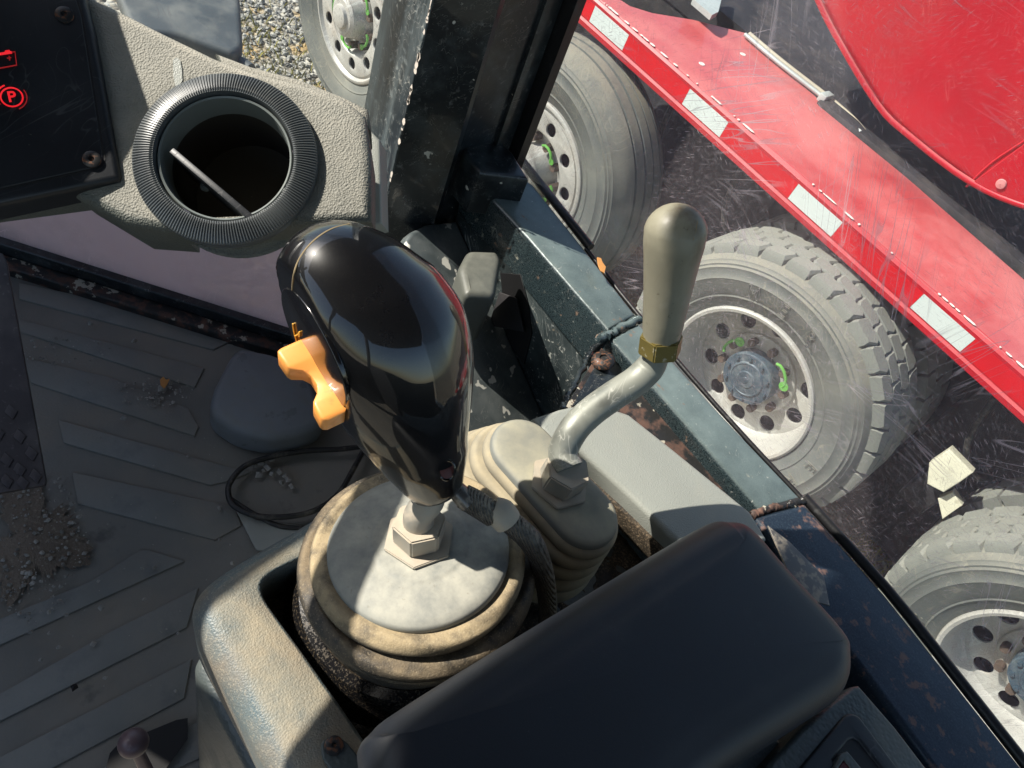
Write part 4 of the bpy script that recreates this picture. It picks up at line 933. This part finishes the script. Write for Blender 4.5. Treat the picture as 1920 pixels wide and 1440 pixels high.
# resample smoothly
def interp(h, k):
    for i in range(len(tab_) - 1):
        if tab_[i][0] <= h <= tab_[i + 1][0]:
            p0 = tab_[max(i - 1, 0)]; p1 = tab_[i]; p2 = tab_[i + 1]; p3 = tab_[min(i + 2, len(tab_) - 1)]
            t = (h - p1[0]) / (p2[0] - p1[0]); m1 = (p2[k] - p0[k]) / (p2[0] - p0[0]) * (p2[0] - p1[0]); m2 = (p3[k] - p1[k]) / (p3[0] - p1[0]) * (p2[0] - p1[0])
            return (2 * t ** 3 - 3 * t * t + 1) * p1[k] + (t ** 3 - 2 * t * t + t) * m1 + (-2 * t ** 3 + 3 * t * t) * p2[k] + (t ** 3 - t * t) * m2
    return tab_[-1][k]
hs = [-8 + 571 * (1 - math.cos(math.pi * (i / 63))) / 2 for i in range(64)]
rings = []
pxl = 545.0
KS = 1.0
for h in hs:
    f = h / pxl; a0, a1 = interp(h, 1), interp(h, 2); dep = .386 + (.322 - .386) * f; sc_ = dep / F * KS
    c = KB + KA * (f * KL) + KP * ((a0 + a1) / 2 * sc_ * .97); wx = (a1 - a0) / 2 * sc_ * .97; wq = wx * .92
    ring = []
    for i in range(72):
        t = 2 * math.pi * i / 72
        ring.append(c + KP * wx * math.cos(t) + KQ * wq * math.sin(t))
    rings.append(ring)
# flat facet that carries the switch plate
FN = camv(-.80, .42, -.44); FP = D(622, 700, .352) + FN * .0065
flat = []
for r in rings:
    for i, p in enumerate(r):
        s = (p - FP).dot(FN)
        if s > 0: r[i] = p - FN * s; flat.append(r[i])
knob = loft('knob', rings, m_knob, joy, True, 50)
KBV = bvh_of(knob)[0]
pts_ = [cast(x, y, KBV, -.0001) for x, y in ((655, 416 + 4), (625, 428), (600, 442), (578, 462), (560, 488), (551, 515), (548, 545), (548, 580), (549, 604))]
pts_ = [p for p in pts_ if p]
tube('mould_seam', pts_, .00042, m_seam, joy, 6, 6)
pts_ = [cast(x, y, KBV, -.0001) for x, y in ((640, 690), (655, 730), (668, 780), (676, 830), (700, 870))]
# switch plate on the facet
fpl = lambda x, y, o=0.0: PL(x, y, FP + FN * o, FN)
FLn = (fpl(690, 828) - fpl(522, 562)).normalized(); FW = FN.cross(FLn).normalized()
fu = [(p - FP).dot(FLn) for p in flat]; fv = [(p - FP).dot(FW) for p in flat]
Fc = FP + FLn * (min(fu) + max(fu)) / 2 + FW * (min(fv) + max(fv)) / 2; Fl = (max(fu) - min(fu)) / 2; Fv = (max(fv) - min(fv)) / 2
print('FACET', Fl, Fv, Fc)
def ell(a, b, k=48, o=0, c=Fc): return [c + FLn * a * math.cos(2 * math.pi * i / k) + FW * b * math.sin(2 * math.pi * i / k) + FN * o for i in range(k)]
slab('switch_plate', ell(Fl * .86, Fv * .80, o=.0008), FN, .003, m_plate, joy, bevel=.0009, res=3, smooth=60)
m_mark = M('yellow_mark', (.75, .42, .06), .6)
for q in (((549, 607), (551, 622), (556, 640), (557, 648)), ((553, 630), (559, 627), (562, 622), (561, 631))):
    tube('yellow_mark', [fpl(x, y, .0012) for x, y in q], .0004, m_mark, joy, 6, 4)
# rocker: two paddles and a narrow waist
RC = fpl(600, 716, .002); RL = (fpl(625, 790) - fpl(545, 660)).normalized(); RWd = FN.cross(RL).normalized()
def rock(): 
    sec = []
    # (along, half width, height out of plate)
    for s, hw, h0, h1 in ((-.0222, .0058, .001, .0100), (-.0215, .0064, .0, .0116), (-.0200, .0066, .0, .0122), (-.0120, .0066, .0, .0118), (-.0100, .0064, .0, .0108), (-.0070, .0056, .0, .0060), (-.003, .0050, .0, .0036), (.003, .0050, .0, .0034), (.0070, .0056, .0, .0056), (.0105, .0064, .0, .0096), (.0125, .0066, .0, .0104), (.0195, .0066, .0, .0108), (.0212, .0064, .0, .0102), (.0222, .0058, .001, .0085)):
        c = RC + RL * s * .93; hw *= .94; h1 *= .9; ring = []
        prof = [(-1.05, 0), (-1, .86), (-.96, .95), (-.86, 1), (0, 1.0), (.86, 1), (.96, .95), (1, .86), (1.05, 0)]
        for u, v_ in prof: ring.append(c + RWd * hw * u + FN * (h0 + (h1 - h0) * v_ if v_ > 0 else h0 - .002))
        sec.append(ring)
    return sec
rk = rock()
o = loft('rocker_switch', rk, m_orange, joy, True, 42)
# port hole near the bottom of the grip with a reddish plug
hc_ = cast(838, 882, KBV)
if hc_:
    Nn = (CAM - hc_).normalized(); Nn = (Nn + RM @ V((.55, .15, 0))).normalized()
    tube('port_rim', [hc_ + (KA * math.sin(2 * math.pi * i / 24) * .0052 + KP * math.cos(2 * math.pi * i / 24) * .0040) + Nn * .0002 + KA * .35 * math.cos(2 * math.pi * i / 24) * .004 for i in range(24)], .0006, m_plate, joy, 6, 1, closed=True)
    lathe('port_plug', [(.0040, .0004), (.0001, .0006)], hc_, Nn, M('brown_port_plug', (.10, .018, .01), .4), joy, 20)
# braided hose leaving the grip
ho = tube('hose_ferrule', [D(846, 905, .386), D(862, 925, .387), D(880, 942, .388)], [.0042, .0052, .0060], m_ferrule, joy, 16, 6)
tube('braided_hose', [D(868, 930, .389), D(893, 944, .390), D(925, 966, .394)], [.0066, .0070, .0066], m_braid, joy, 18, 6)
tube('hose_collar', [D(922, 953, .393), D(938, 962, .394), D(952, 978, .396)], [.0064, .0084, .0078], m_steel, joy, 16, 5)
tube('sleeved_cable', [D(945, 970, .396), D(970, 990, .400), D(995, 1015, .408), (D(1012, 1050, .42)), D(1022, 1090, .435), D(1027, 1135, .455), D(1025, 1175, .47)], [.0062, .0066, .0066, .0062, .006, .0058, .0056], m_braid, joy, 14, 6)

# ================================================================== SMALL LEVER
lev = thing('gear_lever', W(1060, 1000, 'Z', 1.78), 'bent grey steel lever with a tall worn grip on an oblong tan bellows', 'lever')
GA = W(985, 838, 'Z', 1.826); GB = W(1098, 962, 'Z', 1.826)
def stadium(A, B, r, z, k=20):
    d_ = (B - A); d_.z = 0; d_.normalize(); p_ = V((-d_.y, d_.x, 0)); out = []
    for i in range(k + 1): t = math.pi / 2 + math.pi * i / k; out.append(V((A.x, A.y, 0)) + d_ * r * math.cos(t) + p_ * r * math.sin(t))
    for i in range(k + 1): t = -math.pi / 2 + math.pi * i / k; out.append(V((B.x, B.y, 0)) + d_ * r * math.cos(t) + p_ * r * math.sin(t))
    for q in out: q.z = z
    return out
zt = 1.826
loft('gaiter_cap', [stadium(GA, GB, r, z) for r, z in ((.0215, zt - .010), (.0222, zt - .006), (.0222, zt - .002), (.0210, zt), (.0185, zt + .0012), (.010, zt + .0018))], m_cap, lev, True, 50)
for i, (dz, r, rr) in enumerate(((.010, .0215, .0050), (.019, .0245, .0056), (.029, .0275, .0062), (.040, .031, .0066), (.052, .034, .007))):
    prof = [(r - .012, -rr * .5)] + [(r + rr * .8 * math.cos(a), rr * math.sin(a)) for a in [math.radians(x) for x in range(-80, 100, 15)]] + [(r - .012, rr * .8)]
    sh_ = V((-.002, -.002, 0)) * i
    loft('gaiter_ring', [stadium(GA + sh_, GB + sh_, q, zt - dz + h) for q, h in prof], m_gaiter, lev, True, 60)
LN = W(1048, 905, 'Z', zt + .002)
prism('washer', LN, V((0, 0, 1)), .0200, .0022, 6, m_steel, lev, .0005, rot=.25)
prism('nut', LN + V((0, 0, .0022)), V((0, 0, 1)), .0148, .0150, 6, m_steel, lev, .0009, rot=.45)
nt = LN + V((0, 0, .017))
rod = [nt, D(1056, 848, .452), D(1074, 808, .450), D(1105, 775, .452), D(1150, 742, .455), D(1190, 716, .457), D(1216, 692, .456), D(1228, 672, .452), D(1234, 655, .448)]
tube('bent_rod', rod, [.0092] * 7 + [.0082, .0080], m_rod, lev, 24, 6)
hb = D(1236, 662, .448); ht = D(1273, 386, .395)
ax = (ht - hb).normalized(); HL = (ht - hb).length
prism('lock_nut', hb - ax * .000, ax, .0132, .0125, 6, m_brass, lev, .0008, rot=.3)
gp = [(.0108, .011), (.0112, .014), (.0118, HL * .20), (.0130, HL * .38), (.0144, HL * .54), (.0157, HL * .68), (.0167, HL - .022)] + [(.0172 * math.cos(t), HL - .016 + .0165 * math.sin(t)) for t in [i * math.pi / 2 / 10 for i in range(1, 10)]] + [(.0002, HL + .0006)]
grip = lathe('grip', gp, hb, ax, m_handle, lev, 48, 60, mod=None)
GBV = bvh_of(grip)[0]
ps = [cast(x, y, GBV, 0) for x, y in ((1296, 378), (1306, 395), (1307, 420), (1300, 450))]
ps = [p for p in ps if p]
if len(ps) > 2: tube('grip_seam', ps, .0003, m_seam, lev, 6, 5)

# ================================================================== small ball lever
bl = thing('ball_lever', D(270, 1430, .56), 'small mauve brown ball ended lever at the lower left edge beside the console', 'lever')
bc = D(250, 1393, .54)
lathe('ball', [(.0002, -.0105)] + [(.0105 * math.cos(t), .0105 * math.sin(t)) for t in [i * math.pi / 16 for i in range(-7, 8)]] + [(.0002, .0105)], bc, V((.3, -.2, 1)), m_shaft, bl, 32, 70)
tube('shaft', [bc, D(262, 1418, .55), D(285, 1470, .58), D(310, 1560, .66)], [.0044, .0044, .0048, .005], m_shaft, bl, 14, 4)
zslab('slot_opening', ((196, 1450), (206, 1412), (232, 1384), (262, 1378), (330, 1350), (352, 1346), (352, 1385), (290, 1470)), 1.3795, .001, m_hole, bl)

# ================================================================== ARMREST
ar = thing('armrest', (0, .2, 1.80), 'soft navy black padded armrest in the lower right foreground', 'armrest')
ap = [W(x, y, 'Z', 1.868) for x, y in ((690, 1400), (712, 1350), (760, 1312), (900, 1225), (1100, 1105), (1325, 972), (1375, 958), (1425, 975), (1500, 1058), (1600, 1168), (1622, 1225), (1612, 1285), (1560, 1330), (1380, 1450), (1100, 1650), (760, 1560))]
def arm_ring(k, z):
    c = sum(ap, V((0, 0, 0))) / len(ap); out = []
    m_ = len(ap)
    for i in range(m_):
        a = ap[i - 1]; b = ap[(i + 1) % m_]; t = (b - a).normalized(); nn_ = V((t.y, -t.x, 0))
        if nn_.dot(ap[i] - c) < 0: nn_ = -nn_
        q = ap[i] - nn_ * k; q.z = z; out.append(q)
    Q = out[:]; res = []
    for i in range(m_):
        p0, p1, p2, p3 = Q[i - 1], Q[i], Q[(i + 1) % m_], Q[(i + 2) % m_]
        for s in range(5):
            t = s / 5; res.append(.5 * ((2 * p1) + (p2 - p0) * t + (2 * p0 - 5 * p1 + 4 * p2 - p3) * t * t + (3 * p1 - p0 - 3 * p2 + p3) * t ** 3))
    return res
rg = [arm_ring(.012, 1.822), arm_ring(.004, 1.826), arm_ring(0.0005, 1.836), arm_ring(0, 1.848)]
for i in range(1, 9):
    t = i / 8 * math.pi / 2; rg.append(arm_ring(.020 * (1 - math.cos(t)), 1.848 + .022 * math.sin(t)))
last = rg[-1]; cen = sum(last, V((0, 0, 0))) / len(last)
for k_, dz in ((.94, .0008), (.8, .0016), (.55, .0022), (.3, .0025), (.05, .0026)): rg.append([cen + (p - cen) * k_ + V((0, 0, dz)) for p in last])
o = loft('pad', rg, m_arm, ar, True, 70)
slab('support_plate', [V(p) for p in ((.02, .12, 1.822), (.02, .28, 1.822), (.16, .28, 1.822), (.16, .05, 1.822))], V((0, 0, 1)), .03, m_consside, ar, bevel=.004)
fp_ = slab('torn_trim', [W(x, y, 'Z', 1.815) for x, y in ((1440, 985), (1480, 1015), (1545, 1080), (1556, 1135), (1500, 1120))], V((0, 0, 1)), .0015, m_ferrule, ar, bevel=.0004)
# switch panel lower right
sp_ = thing('switch_panel', W(1600, 1400, 'Z', 1.80), 'dark grey textured switch housing with a rocker at the lower right edge', 'switch panel')
zz = 1.835
zslab('panel_bezel', ((1425, 1450), (1500, 1368), (1600, 1286), (1612, 1284), (1680, 1362), (1755, 1460), (1755, 1560), (1500, 1620)), zz, .03, m_consside, sp_, bevel=.003, smooth=50)
zslab('inner_frame', ((1475, 1470), (1585, 1340), (1597, 1336), (1612, 1342), (1700, 1460), (1690, 1540), (1560, 1560)), zz + .002, .006, m_panel, sp_, bevel=.0018, round_=.004, holes=[[W(x, y, 'Z', zz + .002) for x, y in ((1562, 1425), (1592, 1388), (1602, 1384), (1612, 1390), (1680, 1475), (1620, 1530))]], smooth=50)
zslab('frame_well', ((1540, 1400), (1600, 1360), (1700, 1470), (1620, 1550)), zz + .0005, .002, m_hole, sp_)
zslab('rocker_frame', ((1552, 1460), (1578, 1412), (1590, 1408), (1650, 1480), (1600, 1520)), zz + .004, .005, m_consside, sp_, bevel=.0012, holes=[[W(x, y, 'Z', zz + .004) for x, y in ((1566, 1450), (1584, 1424), (1632, 1480), (1600, 1500))]])
zslab('rocker', ((1564, 1452), (1584, 1422), (1635, 1482), (1600, 1504)), zz + .0025, .004, M('dark_red_rocker', (.10, .012, .01), .3), sp_, bevel=.0008)

# ================================================================== DASHBOARD
dash = thing('dashboard', (-.38, .15, 1.8), 'grey grained dashboard end with a round air vent hole', 'dashboard')
RGc = D(427, 302, .42)
DNn = camv(.10, -.12, -1.0)                                   # faces up and back towards the driver
dp = lambda x, y, o=0.0: PL(x, y, RGc + DNn * o, DNn)
U, Vv, _ = frame(DNn)
hole = [RGc + (U * math.cos(2 * math.pi * i / 48) + Vv * math.sin(2 * math.pi * i / 48)) * .041 for i in range(48)]
dpts = [dp(x, y) for x, y in ((-160, 300), (100, -80), (150, -30), (196, 2), (285, 48), (400, 104), (470, 130), (560, 152), (640, 178), (684, 212), (697, 300), (697, 414), (560, 421), (300, 432), (232, 418), (130, 362), (-160, 400))]
slab('fascia', dpts, DNn, .032, m_dash, dash, bevel=.006, res=5, holes=[hole[::-1]], smooth=70)
tp = [dp(x, y, -.030) for x, y in ((400, 92), (470, 118), (560, 140), (640, 172), (690, 196), (696, 240), (600, 230), (430, 180))]
slab('top_cowl', tp, (DNn + V((0, 0, .3))).normalized(), .03, m_dash, dash, bevel=.006, res=4, smooth=70)
slab('under_cover', [dp(x, y, -.03) for x, y in ((120, 355), (236, 425), (330, 432), (330, 380), (140, 330))], DNn, .05, m_dash, dash, bevel=.006, res=3, smooth=60)
slab('side_bracket', [D(x, y, .52) for x, y in ((688, 238), (712, 262), (716, 420), (696, 425))], camv(0, 0, -1), .03, m_strip, dash, bevel=.002)
# wide left part of the dash, outside the frame
slab('dried_smear', [dp(x, y, .0006) for x, y in ((324, 112), (331, 107), (338, 113), (341, 130), (342, 150), (336, 163), (328, 160), (325, 140))], DNn, .0004, m_strip, dash)
# vent
vent = thing('air_vent', RGc - DNn * .03, 'round black ribbed air vent ring with an open flap in the dashboard', 'air vent')
seg = 190 * 4
def rmod(j, i):
    if 3 <= j <= 7: return (.0004 if (i % 4) in (0, 1) else -.0005)
    return 0
lathe('ribbed_ring', [(.0498, -.002), (.0503, .0025), (.0500, .0042), (.0494, .0050), (.0475, .0060), (.0450, .0070), (.0420, .0079), (.0395, .0083), (.0379, .0078), (.0370, .004), (.0362, -.010)], RGc, DNn, m_ring, vent, seg, 30, mod=rmod)
lathe('collar', [(.0366, .0040), (.0360, .0052), (.0350, .0046), (.0344, -.002), (.0340, -.012)], RGc, DNn, m_ringin, vent, 96, 50)
lathe('duct', [(.0352, -.004), (.0350, -.03), (.034, -.055), (.0001, -.055)], RGc, DNn, m_duct, vent, 64, 50)
rp = lambda x, y, o: dp(x, y, o)
fa, fb = rp(322, 282, .002), rp(478, 414, .006)
fd = (fb - fa).normalized(); fn = fd.cross(DNn).normalized()
def rect4(a, b, dn, h): return [a, b, b - dn * h, a - dn * h]
bm = bmesh.new(); ctr = (fa + fb) / 2 - DNn * .014
Rf = Matrix((fd, fn, DNn)).transposed()
box_bm(bm, ctr, ((fb - fa).length, .0036, .030), Rf, .0005, 2)
from_bm('flap', bm, m_panel, vent, 35)
slab('flap_bracket', [rp(x, y, .0035) for x, y in ((482, 408), (548, 340), (551, 352), (545, 385), (520, 405), (495, 415))], DNn, .002, m_ringin, vent, bevel=.0004)
for k in range(5):
    a_ = rp(488 + k * 12.5, 400 - k * 12.8, .0042); b_ = rp(496 + k * 12.5, 392 - k * 12.8, .0042); tube('bracket_tooth', [a_, b_], .0008, m_ringin, vent, 6, 1)
lathe('pivot_pin', [(.003, 0), (.0028, .003), (.0001, .0035)], rp(385, 352, -.016), (DNn - fn * .6), m_ringin, vent, 16)
# instrument panel
ip = thing('instrument_panel', D(60, 200, .40), 'dark scratched instrument panel with red battery and parking brake warning lights', 'instrument panel')
IN = camv(.28, -.10, -1.0); I0 = D(100, 200, .404)
ipp = lambda x, y, o=0.0: PL(x, y, I0 + IN * o, IN)
hd = [D(x, y, q) + SUN * .15 for x, y, q in ((150, -60, .41), (292, 225, .42), (238, 440, .42), (150, 620, .42), (-500, 620, .42), (-500, -200, .40))]
hN = (hd[1] - hd[0]).cross(hd[3] - hd[0]).normalized(); hd = [PL_ for PL_ in [q - hN * (q - hd[0]).dot(hN) for q in hd]]
slab('panel_sun_blocker', hd, hN if hN.dot(IN) > 0 else -hN, .006, m_panel, ip, bevel=.001)  # unseen slab added to keep the sun off the panel and dash
bo = [ipp(x, y) for x, y in ((-60, -60), (130, -60), (158, -12), (176, 60), (226, 330), (222, 338), (150, 352), (-60, 396))]
slab('panel_housing', bo, IN, .024, m_panel, ip, bevel=.0035, res=4, smooth=50)
slab('panel_face', [ipp(x, y, .0008) for x, y in ((-60, -50), (118, -50), (140, -8), (152, 30), (193, 296), (189, 308), (176, 314), (-60, 366))], IN, .003, m_panel, ip, bevel=.0007, res=2, round_=.003, smooth=50)
slab('face_groove', [ipp(x, y, .0002) for x, y in ((-60, -50), (122, -50), (144, -8), (156, 30), (198, 298), (193, 312), (178, 319), (-60, 371))], IN, .002, m_hole, ip)
for x, y in ((121, 28), (172, 299)):
    lathe('panel_screw', [(.0048, 0), (.0046, .0009), (.0036, .0014), (.0016, .0014), (.0014, .0004), (.0001, .0004)], ipp(x, y, .0008), IN, m_screw, ip, 20)
def line(name, pts, r, mat, closed=False): return tube(name, [ipp(x, y, .0011) for x, y in pts], r, mat, ip, 6, 1, closed=closed)
line('battery_symbol', ((-12, 101), (28, 97), (31, 122), (-12, 130)), .00035, m_tell2)
line('battery_glow_bar', ((-12, 103), (2, 101), (22, 98)), .0007, m_tell)
line('battery_terminal', ((10, 100), (11, 96), (17, 95), (18, 99)), .0005, m_tell)
line('battery_plus', ((13, 109), (21, 108)), .0003, m_tell2); line('battery_plus', ((17, 105), (18, 113)), .0003, m_tell2)
U2, V2, _ = frame(IN)
cP = ipp(22, 182, .0011)
def arc(c, r, a0, a1, k=24): return [c + (U2 * math.cos(math.radians(a0 + (a1 - a0) * i / k)) + V2 * math.sin(math.radians(a0 + (a1 - a0) * i / k))) * r for i in range(k + 1)]
tube('brake_ring', arc(cP, .0052, 0, 360)[:-1], .00042, m_tell, ip, 6, 1, closed=True)
tube('brake_arc', arc(cP, .0071, -50, 50), .0003, m_tell2, ip, 6, 1)
tube('brake_arc', arc(cP, .0071, 130, 230), .0004, m_tell, ip, 6, 1)
cu = bpy.data.curves.new('t', 'FONT'); cu.body = 'P'; cu.size = .0082; cu.extrude = .0002; cu.align_x = 'CENTER'; cu.align_y = 'CENTER'; cu.offset = .00012
ob = bpy.data.objects.new('t', cu); me = bpy.data.meshes.new_from_object(ob); bpy.data.objects.remove(ob); me.materials.clear()
ux = (ipp(32, 181) - ipp(12, 183)).normalized(); uy = IN.cross(ux)
Mx = Matrix((ux, uy, IN)).transposed().to_4x4(); Mx.translation = cP; me.transform(Mx)
link_mesh('brake_letter', me, m_tell, ip, None)
